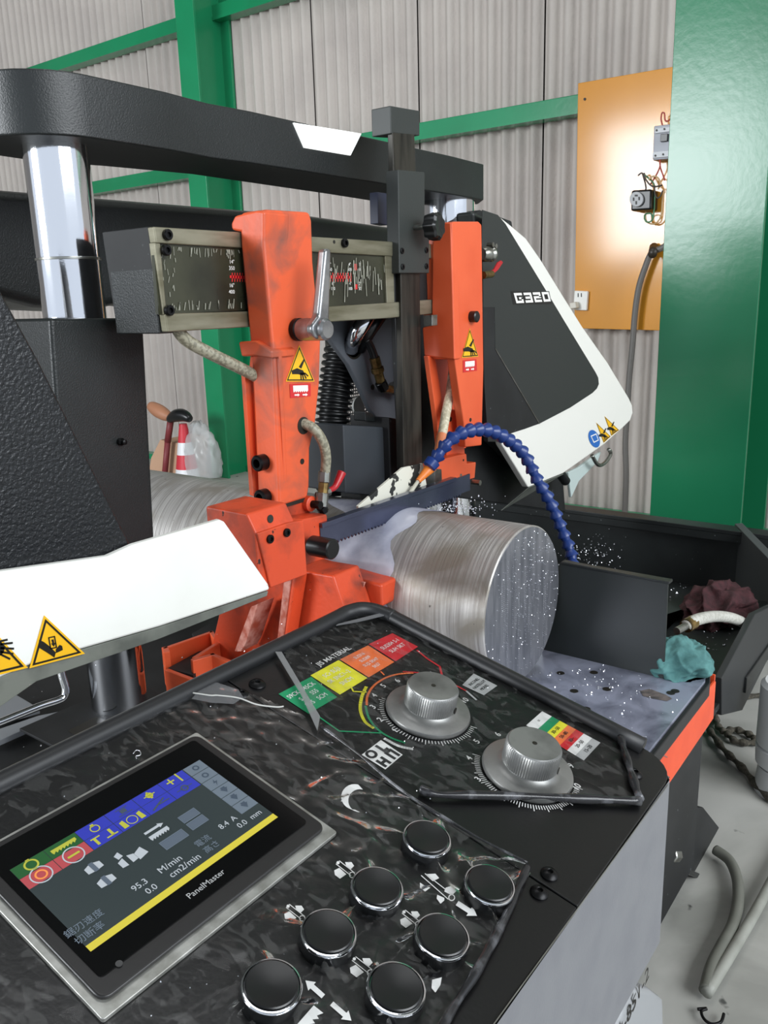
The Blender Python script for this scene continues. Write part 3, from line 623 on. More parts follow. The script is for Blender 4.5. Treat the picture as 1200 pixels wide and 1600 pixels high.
# G320 lettering as flat strokes
g0 = V(CV.px((801, 458))); g1 = V(CV.px((858, 456))); gh = V(CV.px((804, 474)))-g0
ex = (g1-g0)/4.12; ey = gh
def stroke(chars):
    out = []
    SH = .10
    for i, c in enumerate(chars):
        o = g0+ex*(i*1.03)
        def q(x0, y0, x1, y1): return [tuple(o+ex*(a+SH*b)+ey*b) for a, b in ((x0, y0), (x1, y0), (x1, y1), (x0, y1))]
        t = .17; w_ = .84; ht = .24
        seg = {'G': [(0, 0, w_, ht), (0, ht, t+.04, 1-ht), (0, 1-ht, w_, 1), (w_-t, .45, w_, 1-ht), (.42, .42, w_, .62)],
               '3': [(0, 0, w_, ht), (w_-t-.04, ht, w_, 1-ht), (.1, .39, w_-t, .61), (0, 1-ht, w_, 1)],
               '2': [(0, 0, w_, ht), (w_-t-.04, ht, w_, .5), (0, .39, w_, .61), (0, .61, t+.04, 1-ht), (0, 1-ht, w_, 1)],
               '0': [(0, 0, w_, ht), (0, ht, t+.04, 1-ht), (w_-t-.04, ht, w_, 1-ht), (0, 1-ht, w_, 1)]}[c]
        out += [q(*s) for s in seg]
    return out
multi('model_plate', CV, [[(797, 455), (857, 455), (861, 475), (801, 476)]], .0020, plastic, rc_)
multi('model_lettering', CV, stroke('G320'), .0026, stickw, rc_, px=False)
# cover stickers
multi2('mandatory_sticker', CV, [([[(928+dx_*.9, 685.5+dy_) for dx_, dy_ in ((10*math.cos(a)+1.5*math.sin(a), 13.5*math.sin(a)+3*math.cos(a)) for a in [2*PI*k/24 for k in range(24)])]], .001, stickb), ([[(922, 681), (931, 677), (935, 688), (927, 692)]], .0015, stickw), ([[(923.5, 682), (930.5, 679), (933.5, 687), (927.5, 690)]], .0018, stickb)], rc_)
sticker_set(CV, [(931, 660), (943, 692), (954, 682)], None, rc_, 1); sticker_set(CV, [(944, 650), (955, 681), (967, 672)], None, rc_, 1)
# handle
tube('cover_handle', [YP(1.0).at(p) for p in ((925, 712), (934, 726), (944, 724), (954, 710), (951, 702))], .006, steel, rc_, n=10)
cyl('cover_foot', YP(1.0).at((874, 738)), YP(1.0).at((884, 752)), .014, rubber, rc_, n=16)
slab('rag', YP(1.03), [(888, 738), (905, 730), (930, 712), (940, 706), (934, 722), (905, 752), (893, 778)], -.01, 0, ragwhite, None, .003).name = 'pale_rag'
tag(bpy.data.objects['pale_rag'], 'pale rag hanging from the underside of the right wheel cover', 'rag')
# ---- left wheel guard
LG = YP(.76)
lg = slab('blade_guard_hood', LG, [(-120, 918), (0, 893), (170, 869), (210, 851), (345, 812), (352, 815), (420, 912), (423, 922), (250, 980), (60, 1035), (0, 1060), (-120, 1095)], -.012, 0, whitehot, hd, .004)
lab(lg, 'bright white left blade guard with warning stickers')
slab('guard_lip', LG, [(-120, 1096), (0, 1060), (60, 1036), (250, 981), (422, 924), (420, 932), (250, 1000), (60, 1066), (0, 1108), (-120, 1165)], -.03, -.003, lipm, lg, .001)
lc = slab('left_wheel_cover', YP(.774), [(-200, 300), (-60, 360), (0, 450), (60, 560), (205, 851), (206, 868), (0, 905), (-200, 950)], -.2, 0, blackc, hd, .004)
lab(lc, 'black textured left wheel cover')
def tri_big(tri, kind):
    c = (sum(p[0] for p in tri)/3, sum(p[1] for p in tri)/3)
    def sc_(k): return [(c[0]+(p[0]-c[0])*k, c[1]+(p[1]-c[1])*k) for p in tri]
    o1, i1 = sc_(.88), sc_(.76)
    if kind == 0:
        pp = [[(60, 999), (68, 1003), (77, 1010), (86, 1019), (84, 1027), (72, 1019), (59, 1011)]]
        for s_, e_ in (((75, 996), (84, 994)), ((84, 994), (87, 1011)), ((87, 1011), (78, 1013)), ((78, 1013), (75, 996))): pp += strip([s_, e_], 2.0)
        pp += [[(79, 999), (82.5, 998.4), (83.5, 1004), (86, 1003.6), (83, 1010), (78.5, 1005), (80.6, 1004.6)], [(86, 1014), (92, 1007), (96, 1009), (97, 1015), (91, 1018), (86, 1020)]]
    else:
        pp = []
        for a, b in (((0, 1006), (18, 1004)), ((0, 1012), (20, 1013)), ((0, 1018), (19, 1021)), ((0, 1022), (14, 1029)), ((-3, 1002), (10, 999))): pp += strip([a, b], 3.2)
        pp.append(ell(-6, 1013, 12, 12, 14))
    multi2('warning_sticker', LG, [([tri], .001, yel), ([[o1[i], o1[(i+1) % 3], i1[(i+1) % 3], i1[i]] for i in range(3)], .0014, ink), (pp, .0015, ink)], lg)
tri_big([(68, 961), (45, 1044), (132, 1021)], 0)
tri_big([(-25, 970), (-50, 1066), (43, 1043)], 1)
tube('bent_rod_handle', [LG.at(p, -.01) for p in ((102, 1044), (106, 1062), (111, 1080), (109, 1092), (98, 1099), (70, 1108), (35, 1122), (0, 1136), (-50, 1152))], .0042, chrome2, lg, n=10)
# ------------------------------------------------------------------ saw base
BZ = -.70; TZ = -.655
bs_ = thing('saw_bench', 'black saw bench with chrome guide columns, orange vise and coolant-wet steel table', 'machine base', (1.3, .9, FZ))
c1 = (.781, 1.17)
cyl('chrome_column', (c1[0], c1[1], -.74), (c1[0], c1[1], .237), .0465, chrome, bs_, n=64)
lathe('column_collar', (c1[0], c1[1], .075), (0, 0, 1), [(0, .0467), (.0005, .0480), (.0035, .0480), (.004, .0467)], steel, bs_, 48)
sv = slab('column_sleeve', YP(1.10), [(78, 497), (205, 497), (225, 503), (243, 858), (120, 870), (92, 700)], -.18, 0, black, hd, .006)
lab(sv, 'textured black sleeve around the left column')
lathe('grease_nipple', YP(1.10).at((187, 690)), (0, -1, 0), [(0, .006), (.006, .006), (.008, .004), (.014, .004), (.015, .002)], screwm, sv, 14)
cyl('chrome_column', (1.85, 1.16, -.7), (1.85, 1.16, .237), .066, chrome, bs_, n=64)
box('bed', .35, 1.9, .62, 1.6, -.80, BZ, matteblack, bs_, .004)
box('base_cabinet', .5, 1.85, .60, 1.5, FZ+.04, -.80, black, bs_, .004)
# plate with notch at column foot
slab('foot_plate', ZP(-.66), [(30, 1138), (118, 1100), (235, 1075), (262, 1090), (165, 1142), (85, 1166)], -.005, 0, matteblack, bs_, .001)
slab('foot_plate_opening', ZP(-.66), [(106, 1142), (150, 1120), (178, 1131), (128, 1157)], 0, .0006, ink, bs_)
for pts in ([(-20, 1095), (25, 1085), (62, 1107), (-20, 1130)], [(-20, 1145), (60, 1118), (110, 1108), (-20, 1165)]):
    slab('way_cover_plate', ZP(-.68), pts, -.01, 0, mat('grey_sheet', '8d9094', .45, .2), bs_, .001)
# orange vise casting
vx = XP(.985)
vc = slab('vise_casting', vx, [(345, 945), (440, 880), (480, 893), (520, 900), (540, 960), (540, 990), (340, 1060), (330, 1010)], -.07, 0, orangeo, bs_, .004)
slab('casting_shelf', ZP(-.645), [(300, 990), (365, 950), (400, 958), (392, 1000), (360, 1030), (320, 1020)], -.03, 0, matteblack, vc, .001)
slab('casting_rib', XP(.95), [(452, 903), (462, 901), (448, 992), (445, 1012), (434, 1012)], -.03, .0, orangeo, vc, .002)
slab('rib_edge', XP(.95), [(446, 905), (456, 903), (443, 1000), (434, 1010)], 0, .003, edgewear, vc)
slab('casting_rib', XP(.93), [(392, 948), (403, 944), (384, 1005), (377, 1018), (366, 1018)], -.04, 0, edgewear, vc, .001)
slab('casting_cap', YP(.92), [(447, 906), (476, 893), (479, 898), (458, 912)], -.03, 0, edgewear, vc, .001)
slab('vise_jaw', XP(1.02), [(479, 897), (510, 893), (522, 900), (523, 962), (500, 968), (484, 970)], -.05, 0, orangeo, bs_, .004)
lathe('jaw_hole', XP(1.02).at((489, 921)), (-1, 0, 0), [(0, .008), (.001, .008)], ink, bs_, 18)
slab('jaw_gap_shade', XP(1.045), [(519, 895), (526, 897), (529, 968), (521, 968)], -.06, 0, rubber, bs_, .002)  # dark slab standing in for the shade in the blade gap between the jaws
slab('vise_jaw', XP(1.055), [(527, 899), (535, 897), (596, 914), (598, 948), (530, 962)], -.05, 0, orangeo, bs_, .005)
slab('jaw_ridge', XP(1.05), [(566, 908), (572, 909), (560, 945), (555, 945)], 0, .004, edgewear, bs_, .001)
# U bracket
ub = thing('vise_stop_bracket', 'small orange U-shaped bracket beside the chrome column foot', 'bracket', ZP(-.68).at((300, 1060)))
def wallpath(P, z0, z1, t, m, par, name='bracket_wall'):
    for a, b in zip(P[:-1], P[1:]):
        a, b = V(a), V(b); d = (b-a); d.normalize(); nrm = V((-d.y, d.x))*t/2; e = d*t/2
        q = [a-nrm-e, b-nrm+e, b+nrm+e, a+nrm-e]
        slab(name, ZP(0), [tuple(v) for v in q], z0, z1, m, par, .0015, px=False)
zu = ZP(-.615)
wallpath([zu.px(p) for p in ((258, 1012), (330, 987), (342, 1003), (305, 1026))], -.69, -.615, .009, orange, ub)
zl = ZP(-.64)
wallpath([zl.px((262, 1046)), zl.px((299, 1060))], -.69, -.64, .009, orange, ub)
wallpath([zu.px(p) for p in ((258, 1012), (260, 1017))], -.69, -.615, .012, orange, ub)
wallpath([zu.px(p) for p in ((303, 1030), (332, 1022), (359, 1033))], -.69, -.615, .010, orange, ub)
slab('tray_floor', zl, [(262, 1044), (310, 1018), (345, 1012), (330, 1030), (302, 1055)], -.01, 0, matteblack, ub)
# wet table
tp_ = [(.90, .357), (1.395, .357), (1.43, .366), (1.447, .39), (1.45, .42), (1.45, .80), (.90, .80)]
tt = slab('table_top', ZP(TZ), tp_, -.012, 0, tablem, bs_, .002, px=False); lab(tt, 'steel table top filmed with milky coolant')
slab('table_edge_trim', ZP(TZ), [(.9, .350), (1.40, .350), (1.438, .36), (1.457, .39), (1.457, .8), (.9, .8)], -.03, -.004, rubber, bs_, .002, px=False)
for p in ((876, 1052), (897, 1080), (948, 1077), (928, 1051), (916, 1108), (1048, 1083), (1055, 1080)):
    q = ZP(TZ).at(p); lathe('table_hole', q, (0, 0, 1), [(0, .007), (.0008, .007), (.0008, .0055)], ink, tt, 16)
mp = multi('dried_residue', ZP(TZ), [[(1000, 1080), (1015, 1077), (1040, 1086), (1050, 1092), (1042, 1096), (1020, 1092), (1005, 1088)]], .0008, mat('residue_brown', '6b625e', .6, col2='3c3a3a', nscale=60), tt); mp['kind'] = 'stuff'
os_ = slab('table_skirt', YP(.352), [(960, 1250), (1020, 1180), (1119, 1064), (1115, 1123), (1044, 1228), (1010, 1275)], -.006, 0, orangef, bs_, .002)
lab(os_, 'orange painted strip below the table edge')
multi('skirt_scratch', YP(.352), strip([(1030, 1188), (1036, 1180), (1042, 1183)], 1.3), .0008, steel, os_)
box('skirt_end', 1.452, 1.457, .356, .80, -.725, TZ-.012, orangef, bs_)
box('leg', 1.10, 1.425, .362, .60, FZ+.07, -.70, matteblack, bs_, .003)
fg = slab('foot_gusset', YP(.38), [(1085, 1262), (1100, 1262), (1130, 1300), (1128, 1326), (1098, 1372), (1040, 1350), (1040, 1240)], -.1, 0, matteblack, bs_, .003)
cyl('levelling_bolt', YP(.37).at((1047, 1336)), YP(.37).at((1056, 1336)), .013, steel, bs_, n=8, ch=.002)
slab('foot_pad', YP(.37), [(1054, 1352), (1064, 1352), (1128, 1380), (1126, 1388), (1064, 1362), (1054, 1372)], -.03, 0, black, bs_, .002)
# discharge side plate
dp = slab('splash_plate', XP(1.366), [(874, 880), (878, 878), (1044, 909), (1037, 1061), (845, 1017)], -.004, 0, coverdark, bs_, .001)
lab(dp, 'upright black splash plate beside the bar')
slab('folded_edge', XP(1.366), [(876, 878), (905, 884), (1046, 909), (1046, 913), (876, 882)], -.018, .001, black, dp, .001)
slab('fastener_block', YP(.60), [(836, 1073), (873, 1080), (873, 1093), (836, 1089)], -.03, .01, black, bs_, .002)
# ------------------------------------------------------------------ round bar
sc0 = V((1.2245, 0, -.5134)); SR = .1389
st = thing('round_steel_bar', 'thick round steel bar lying in the vise with a wet sawn end facing the table', 'steel bar', (1.2245, 1.4, -.5134-SR))
def tubeY(name, y0, y1, r, m, par, n=96, ch=.002, caps=True, a0=0, a1=2*PI):
    o = lathe(name, (sc0.x, y0, sc0.z), (0, 1, 0), [(0, r-ch), (ch, r), (y1-y0-ch, r), (y1-y0, r-ch)], m, par, n)
    return o
tubeY('bar_body', .621, 3.1, SR, stockm, st)
lathe('sawn_face', (sc0.x, .6212, sc0.z), (0, -1, 0), [(0, SR-.0025), (.0012, SR-.003)], facem, st, 96)
# coolant sheet over the top of the bar near the blade (shell piece)
vs_, fs_ = [], []
n1, n2 = 40, 24
for i in range(n1+1):
    a = math.radians(15+i*(235-15)/n1)
    yl = .795+.012*math.sin(a*9)+.03*max(0, math.cos(a-2.0)); yh = .99+.05*math.sin(a*5)+.05*math.cos(a*11)*.3
    for j in range(n2+1):
        y = yl+(yh-yl)*j/n2; edge = min(j, n2-j, i, n1-i)
        r = SR+.0006+.0012*min(1, edge/3)+.0009*noise.noise(V((a*6, y*30, 0)))
        vs_.append((sc0.x+r*math.cos(a), y, sc0.z+r*math.sin(a)))
for i in range(n1):
    for j in range(n2):
        b_ = i*(n2+1)+j; fs_.append((b_, b_+1, b_+n2+2, b_+n2+1))
cs = obj('coolant_film', vs_, fs_, coolm, None, smooth=True); tag(cs, 'milky coolant film flowing over the bar under the nozzle', 'coolant', kind='stuff')
# chips / droplets
def specks(name, pts, m, label, cat, smin=.0008, smax=.0022, parent=None, nrm=(0, 0, 1)):
    vs, fs = [], []; r = random.Random(len(pts))
    for p in pts:
        s = r.uniform(smin, smax); b = len(vs); p = V(p)
        for d in ((1, 0, 0), (0, 1, 0), (-1, 0, 0), (0, -1, 0), (0, 0, 1), (0, 0, -1)): vs.append(p+V(d)*s*r.uniform(.5, 1.3))
        fs += [(b, b+1, b+4), (b+1, b+2, b+4), (b+2, b+3, b+4), (b+3, b, b+4), (b+1, b, b+5), (b+2, b+1, b+5), (b+3, b+2, b+5), (b, b+3, b+5)]
    o = obj(name, vs, fs, m, parent); o['kind'] = 'stuff'
    if parent is None: tag(o, label, cat)
    return o
rg = random.Random(11)
pts = []
while len(pts) < 300:
    a = rg.uniform(0, 2*PI); q = math.sqrt(rg.random())*SR*.97; x, z = q*math.cos(a), q*math.sin(a)
    if rg.random() < .25+.75*max(0, min(1, (z/SR*.6+.5))) and rg.random() < .4+.6*(x > -.04): pts.append((sc0.x+x, .6195, sc0.z+z))
specks('face_chips', pts, chipm, 'steel chips stuck on the wet sawn face of the bar', 'chips', .0005, .0014)
drip = []
for k in range(16):
    x = rg.uniform(-.09, .09); zt_ = rg.uniform(.0, .1); L = rg.uniform(.06, .17)
    n_ = int(L/.0035)
    for i in range(n_): drip.append((sc0.x+x+rg.gauss(0, .0008), .6197, sc0.z+min(zt_, .12)-i*.0035))
drip = [p for p in drip if math.hypot(p[0]-sc0.x, p[2]-sc0.z) < SR-.006]
specks('coolant_drips', drip, coolwhite, 'fine vertical drips of coolant on the sawn face', 'coolant', .0003, .0006)
pts = [(sc0.x+rg.uniform(-.15, .2), rg.uniform(.37, .62), TZ+.001) for _ in range(45)]+[(sc0.x+rg.gauss(.06, .04), rg.gauss(.50, .05), TZ+.001) for _ in range(55)]
pts = [p for p in pts if .99 < p[0] < 1.36]
specks('table_chips', pts, chipm, 'steel chips scattered over the wet table top', 'chips', .0007, .0020)
# foam splash near blade right
pts = []
for _ in range(150):
    p = YP(rg.uniform(.86, .9)).at((rg.gauss(715, 26), rg.gauss(792, 7))); pts.append(p)
specks('coolant_splash', pts, coolwhite, 'white splashes of coolant where the blade leaves the bar', 'coolant', .0006, .0026)
# chuck pen mark (white patch)
# ------------------------------------------------------------------ segmented coolant hose
lh = thing('segmented_coolant_hose', 'blue ball-jointed coolant hose arching over the bar with an orange nozzle', 'hose', (1.5, .7, -.7))
Q = [(672, 727), (681, 716), (688, 707), (700, 691), (715, 679), (733, 673), (752, 671), (770, 674), (788, 683), (806, 696), (820, 711), (829, 728), (837, 746), (848, 764), (859, 783), (868, 803), (876, 823), (884, 843), (891, 860), (895, 878), (897, 896)]
n = len(Q)-1; P3 = [YP(.865-.19*(i/n)**1.2).at(q) for i, q in enumerate(Q)]
SPt = smoothpath(P3, 10)
# resample evenly
Ls = [0]
for a, b in zip(SPt[:-1], SPt[1:]): Ls.append(Ls[-1]+(b-a).length)
def along(d):
    for i in range(len(Ls)-1):
        if Ls[i+1] >= d: return SPt[i].lerp(SPt[i+1], (d-Ls[i])/max(1e-6, Ls[i+1]-Ls[i]))
    return SPt[-1].copy()
NS = 25; seg = Ls[-1]/NS
for k in range(NS):
    a, b = along(k*seg), along((k+1.22)*seg)
    L = (b-a).length
    lathe('hose_segment', a, b-a, [(0, .0082), (L*.12, .0108), (L*.35, .0098), (L*.5, .009), (L*.85, .0142), (L, .0147), (L, .010)], bluem, lh, 20)
lathe('threaded_collar', P3[0]+(P3[0]-P3[1])*.3, P3[1]-P3[0], [(0, .010), (.002, .0135), (.016, .0145), (.018, .012)], bluem, lh, 20)
nz0 = YP(.867).at((674, 729)); nz1 = YP(.872).at((653, 752)); nz2 = YP(.875).at((628, 790))
lathe('nozzle_cone', nz0, nz1-nz0, [(0, .0115), ((nz1-nz0).length, .005)], nozor, lh, 24)
tag(cyl('coolant_jet', nz1, nz2, .0036, mat('coolant_stream', 'c9c6b6', .15, alpha=.75), r2=.0045, n=14), 'thin stream of coolant running from the orange nozzle onto the bar', 'coolant')
# ------------------------------------------------------------------ chip tray and right side
ct = thing('chip_tray', 'long oily black chip tray behind the table at the right', 'tray', (2.2, .9, FZ))
box('back_wall', 2.70, 2.72, .15, 1.75, -.95, -.735, trayblack, ct, .002)
box('rim', 2.67, 2.735, .15, 1.75, -.742, -.728, trayblack, ct, .002)
box('rim_return', 2.67, 2.675, .15, 1.75, -.765, -.742, trayblack, ct)
obj('tray_floor', [(1.50, .62, -.95), (2.70, .62, -.95), (2.70, 1.75, -.95), (1.50, 1.75, -.95)], [(0, 1, 2, 3)], trayblack, ct)
obj('sloped_floor', [(2.02, .62, -.79), (2.70, .62, -.94), (2.70, 1.75, -.94), (2.02, 1.75, -.79)], [(0, 1, 2, 3)], trayblack, ct)
box('cross_shelf', 1.47, 2.40, .405, .63, -.86, -.845, trayblack, ct, .002)
box('end_wall', 1.9, 2.40, .395, .41, -.90, -.86, trayblack, ct, .002)
slab('corner_angle', ZP(-.725), [(1148, 818), (1160, 817), (1215, 872), (1215, 888)], -.22, 0, mat('grey_angle', '4c4f50', .5), ct, .002)
ch = slab('chute_plate', YP(.40), [(1128, 1060), (1180, 960), (1230, 935), (1215, 1000), (1160, 1110), (1128, 1118)], -.015, 0, mat('grey_chute', '2b2d2e', .5), ct, .002)
tag(box('green_post', 2.06, 2.12, .56, .64, FZ, -.86, greenp), 'short green post standing on the floor beneath the chip tray', 'post')
pts = []
for _ in range(330): pts.append(V((rg.uniform(1.9, 2.66), rg.uniform(.7, 1.6), -.785)))
pts = [V((p.x, p.y, -.788-(p.x-2.02)*.22+.002)) if p.x > 2.02 else V((p.x, p.y, -.948)) for p in pts]
pts += [XP(2.69).at((rg.gauss(930, 22), rg.gauss(862, 16))) for _ in range(110)]
for _ in range(80): pts.append(V((rg.uniform(1.95, 2.35), rg.uniform(.42, .62), -.843)))
specks('tray_chips', pts, chipm, 'bright chips strewn over the black chip tray', 'chips', .0015, .0042)
q = ZP(-.845).at((1122, 958))
tag(lump('maroon_rag', (q.x, q.y, q.z+.0), .13, .08, .055, ragred, 2, .34, 1.9, 6), 'crumpled maroon rag lying on the chip tray', 'rag')
q = ZP(TZ).at((1068, 1052))
tag(lump('teal_rag', (q.x+.01, q.y+.015, TZ), .048, .052, .042, raggreen, 8, .34, 1.9, 6), 'crumpled teal rag on the corner of the wet table', 'rag')
wh = thing('white_hose', 'pale braided hose arching out to the right over the chip tray', 'hose', ZP(-.84).at((1075, 980)))
W3 = [YP(.47).at((1072, 978)), YP(.46).at((1090, 968)), YP(.45).at((1120, 963)), YP(.43).at((1150, 968)), YP(.42).at((1178, 984)), YP(.41).at((1200, 1006)), YP(.40).at((1230, 1045))]
tube('hose', W3, .0125, mat('pale_hose', 'c9c8c0', .4, col2='b3b2a8', nscale=150, detail=1), wh, n=16)
cyl('hose_clamp', W3[0], W3[0].lerp(W3[1], .6), .0145, brass, wh, n=16)
cyl('hose_tail', W3[0]+(W3[0]-W3[1])*.8, W3[0], .008, steel, wh, n=12)
wj = thing('white_drum', 'white plastic container standing at the right edge', 'container', (2.44, .23, FZ))
q = YP(.30).at((1232, 1130))
lathe('drum_body', (q.x, q.y, q.z-.11), (0, 0, 1), [(0, .05), (.01, .062), (.05, .064), (.055, .060), (.06, .064), (.20, .064), (.21, .055)], mat('drum_white', 'd5d6d6', .45), wj, 40)
lathe('drum_stand', (q.x, q.y, FZ), (0, 0, 1), [(0, .06), (q.z-.11-FZ, .055)], mat('drum_white2', 'cfd0d0', .45), wj, 40)
# ------------------------------------------------------------------ floor hoses, rope, wire
def onfloor(p, h=0): return ZP(FZ+h).at(p)
tag(tube('floor_hose', [onfloor(p, .02) for p in ((1118, 1328), (1140, 1345), (1152, 1375), (1153, 1410), (1145, 1445), (1128, 1478), (1112, 1510), (1102, 1548))], .0105, hosef, None, n=14), 'curved grey hose lying on the floor beside the machine foot', 'hose')
tag(tube('straight_floor_tube', [onfloor((1245, 1300), .02), onfloor((1180, 1425), .02), onfloor((1104, 1552), .02)], .0095, mat('grey_tube', '96978f', .5, col2='85867e', nscale=20), None, n=14), 'straight grey tube lying on the floor along the right edge', 'tube')
tag(tube('bent_wire', [onfloor(p, .01) for p in ((1090, 1577), (1104, 1576), (1096, 1580), (1100, 1592), (1112, 1600), (1126, 1597), (1131, 1584))], .0025, screwm, None, n=8), 'small bent dark wire hook on the floor', 'wire')
rp = thing('frayed_rope', 'frayed dark rope trailing across the floor under the chip tray', 'rope', onfloor((1150, 1160)))
ropem = mat('rope', '5a554a', .9, col2='3a362f', nscale=120, bump=.8, bscale=150, bdist=.002)
for P in ([(1108, 1140), (1130, 1170), (1160, 1200), (1195, 1240), (1230, 1262)], [(1118, 1110), (1120, 1130), (1130, 1142), (1150, 1140), (1175, 1150), (1178, 1160), (1150, 1158), (1135, 1145)], [(1115, 1105), (1140, 1092), (1200, 1085)]):
    tube('rope_strand', [onfloor(p, .012) for p in P], .009, ropem, rp, n=8, rf=lambda t, i: .008+.0025*math.sin(i*1.3))
gbk = thing('marked_grey_block', 'pale grey block on the floor with handwritten numbers on its side', 'block', onfloor((1000, 1600)))
KB = YP(.30)
slab('body', KB, [(955, 1650), (975, 1580), (997, 1541), (1020, 1546), (1038, 1560), (1040, 1650)], -.08, 0, mat('block_grey', '9c9ea0', .5), gbk, .01)
a_, b_ = V(KB.px((972, 1606))), V(KB.px((1000, 1545)))
text('handwriting', '04-851-2', KB, tuple((a_+b_)/2), .036, ink, gbk, rot=math.atan2((b_-a_).y, (b_-a_).x), h=.001)
# ------------------------------------------------------------------ control console
cz = thing('control_console', 'black sloped control console with touch screen, dials and buttons under clear film', 'console', (.35, .37, -.58))
def pv_(y): return y/math.cos(T)
v0, v1 = PN.px((900, 1420))[1], PN.px((560, 950))[1]
u1 = .688; r = .032
cor = [(u1-r+r*math.sin(a), v0+r-r*math.cos(a)) for a in [i*PI/2/6 for i in range(7)]]
cor2 = [(u1-.02+.02*math.cos(a), v1-.02+.02*math.sin(a)) for a in [i*PI/2/5 for i in range(6)]]
us = PN.px((905, 1418))[0]
us = .470
slab('top_panel', PN, [(us+.0006, v0)]+cor+cor2+[(us+.0006, v1)], -.004, 0, consoleblk, cz, .001, px=False)
slab('top_panel', PN, [(-.12, v0), (us-.0006, v0), (us-.0006, v1), (-.12, v1)], -.004, 0, consoleblk, cz, .001, px=False)
# body below: skirt and walls
y0 = V(PN.pt(0, v0)).y; y1 = V(PN.pt(0, v1)).y; za = PN.pt(0, v0).z-.003; zb_ = PN.pt(0, v1).z-.003
sk = obj('front_skirt', [(-.12, y0, za), (u1-.022, y0, za), (u1-.006, y0+.012, za+.002), (u1-.006, y0+.012, -.582), (u1-.022, y0, -.582), (-.12, y0, -.582)], [(0, 1, 4, 5), (1, 2, 3, 4)], skirt, cz)
lab(sk, 'plain grey front skirt')
box('console_body', -.12, u1-.008, y0+.004, y1-.004, -.582, za-.004, skirt, cz, .002)
obj('console_wedge', [(-.12, y0+.004, za-.006), (u1-.008, y0+.004, za-.006), (-.12, y1-.004, za-.006), (u1-.008, y1-.004, za-.006), (-.12, y1-.004, zb_-.002), (u1-.008, y1-.004, zb_-.002)], [(0, 1, 3, 2), (0, 4, 5, 1), (2, 3, 5, 4), (0, 2, 4), (1, 5, 3)], rubber, cz)
multi('skirt_edge_line', YP(y0-.0005), strip([YP(y0).px((1043, 1226)), YP(y0).px((770, 1600))], .0016), .0, steel, cz, px=False)
# edge rubber
e = [PN.pt(-.12, v1-.002, .002), PN.pt(.3, v1-.002, .002), PN.pt(.60, v1-.002, .002), PN.pt(.655, v1-.004, .004), PN.pt(u1-.012, v1-.016, .004), PN.pt(u1-.004, v1-.04, .003), PN.pt(u1-.004, .40, .003), PN.pt(u1-.004, PN.px((1008, 1166))[1], .003)]
tube('edge_seal', e, .0085, rubber, cz, n=14, sub=6)
# panel screws
def dome(p, r_=.0062, m_=screwm):
    q = PN.at(p); s = lathe('dome_screw', q, PN.n, [(0, r_), (.0012, r_), (.0028, r_*.8), (.0038, r_*.35), (.0035, r_*.3), (.002, r_*.25)], m_, cz, 20)
for p in ((378, 1086), (402, 1070), (858, 1367), (842, 1396), (992, 1210)): dome(p, .0066 if p[0] != 402 else .0078)
# ---- HMI
hu0, hu1, hv0, hv1 = .2, .398, PN.px((527, 1305))[1], PN.px((305, 1150))[1]
def rr_(a, b, c, d, r_, n_=5):
    out = []
    for (cx, cy, s) in ((c-r_, b+r_, -90), (c-r_, d-r_, 0), (a+r_, d-r_, 90), (a+r_, b+r_, 180)):
        for i in range(n_+1):
            t_ = math.radians(s+90*i/n_); out.append((cx+r_*math.cos(t_), cy+r_*math.sin(t_)))
    return out
hm = slab('touch_screen', PN, rr_(hu0, hv0, hu1, hv1, .002), 0, .0035, metalplate, cz, .0006, px=False); lab(hm, 'rectangular touch screen panel with metal edge')
slab('bezel', PN, rr_(hu0+.0045, hv0+.007, hu1-.0045, hv1-.0045, .007), .0035, .0070, bezelm, hm, .0015, px=False)
slab('screen_glass', PN, rr_(hu0+.012, hv0+.019, hu1-.012, hv1-.010, .003), .0075, .0079, glassm, hm, 0, px=False)
# screen picture, rectangle in panel coordinates
HS = .0081
def hp_(p):
    # px on plane raised by HS
    r_ = ray(*p); n_ = PN.n; o_ = PN.o+n_*HS; P = r_*(o_.dot(n_)/r_.dot(n_))-PN.o; return (P.dot(PN.u), P.dot(PN.v))
cTL, cTR, cBR, cBL = hp_((24, 1372)), hp_((301, 1179)), hp_((433, 1276)), hp_((145, 1487))
su0 = (cTL[0]+cBL[0])/2; su1 = (cTR[0]+cBR[0])/2; sv1 = (cTL[1]+cTR[1])/2; sv0 = (cBL[1]+cBR[1])/2
def S(x, y): return (su0+(su1-su0)*x, sv1+(sv0-sv1)*y)
lv = [0]
def cell(name, x0_, y0_, x1_, y1_, m_, lift=.0001):
    return multi(name, PN, [[S(x0_, y0_), S(x1_, y0_), S(x1_, y1_), S(x0_, y1_)]], HS+lift, m_, hm, px=False)
cell('display', 0, 0, 1, 1, scr_bg, 0)
cell('status_bar', 0, .94, 1, 1, scr_yel)
for k in range(6):
    for rw in range(2):
        m_ = (scr_green if rw == 0 else scr_red) if k < 2 else scr_blue
        cell('screen_key', k*.148+.001, rw*.13+.002, k*.148+.146, rw*.13+.128, m_)
for rw in range(6): cell('screen_key', .892, rw*.128+.002, .998, rw*.128+.124, scr_grey)
def ip(name, polys, m_, lift=.0003): return multi(name, PN, [[S(*q) for q in p] for p in polys], HS+lift, m_, hm, px=False)
AS = (su1-su0)/(sv1-sv0)
def ring(cx, cy, r0, r1, n_=24):
    return [[(cx+a*math.cos(t_)*1, cy+a*math.sin(t_)*AS) for a, t_ in ((r0, 2*PI*k/n_), (r1, 2*PI*k/n_), (r1, 2*PI*(k+1)/n_), (r0, 2*PI*(k+1)/n_))] for k in range(n_)]
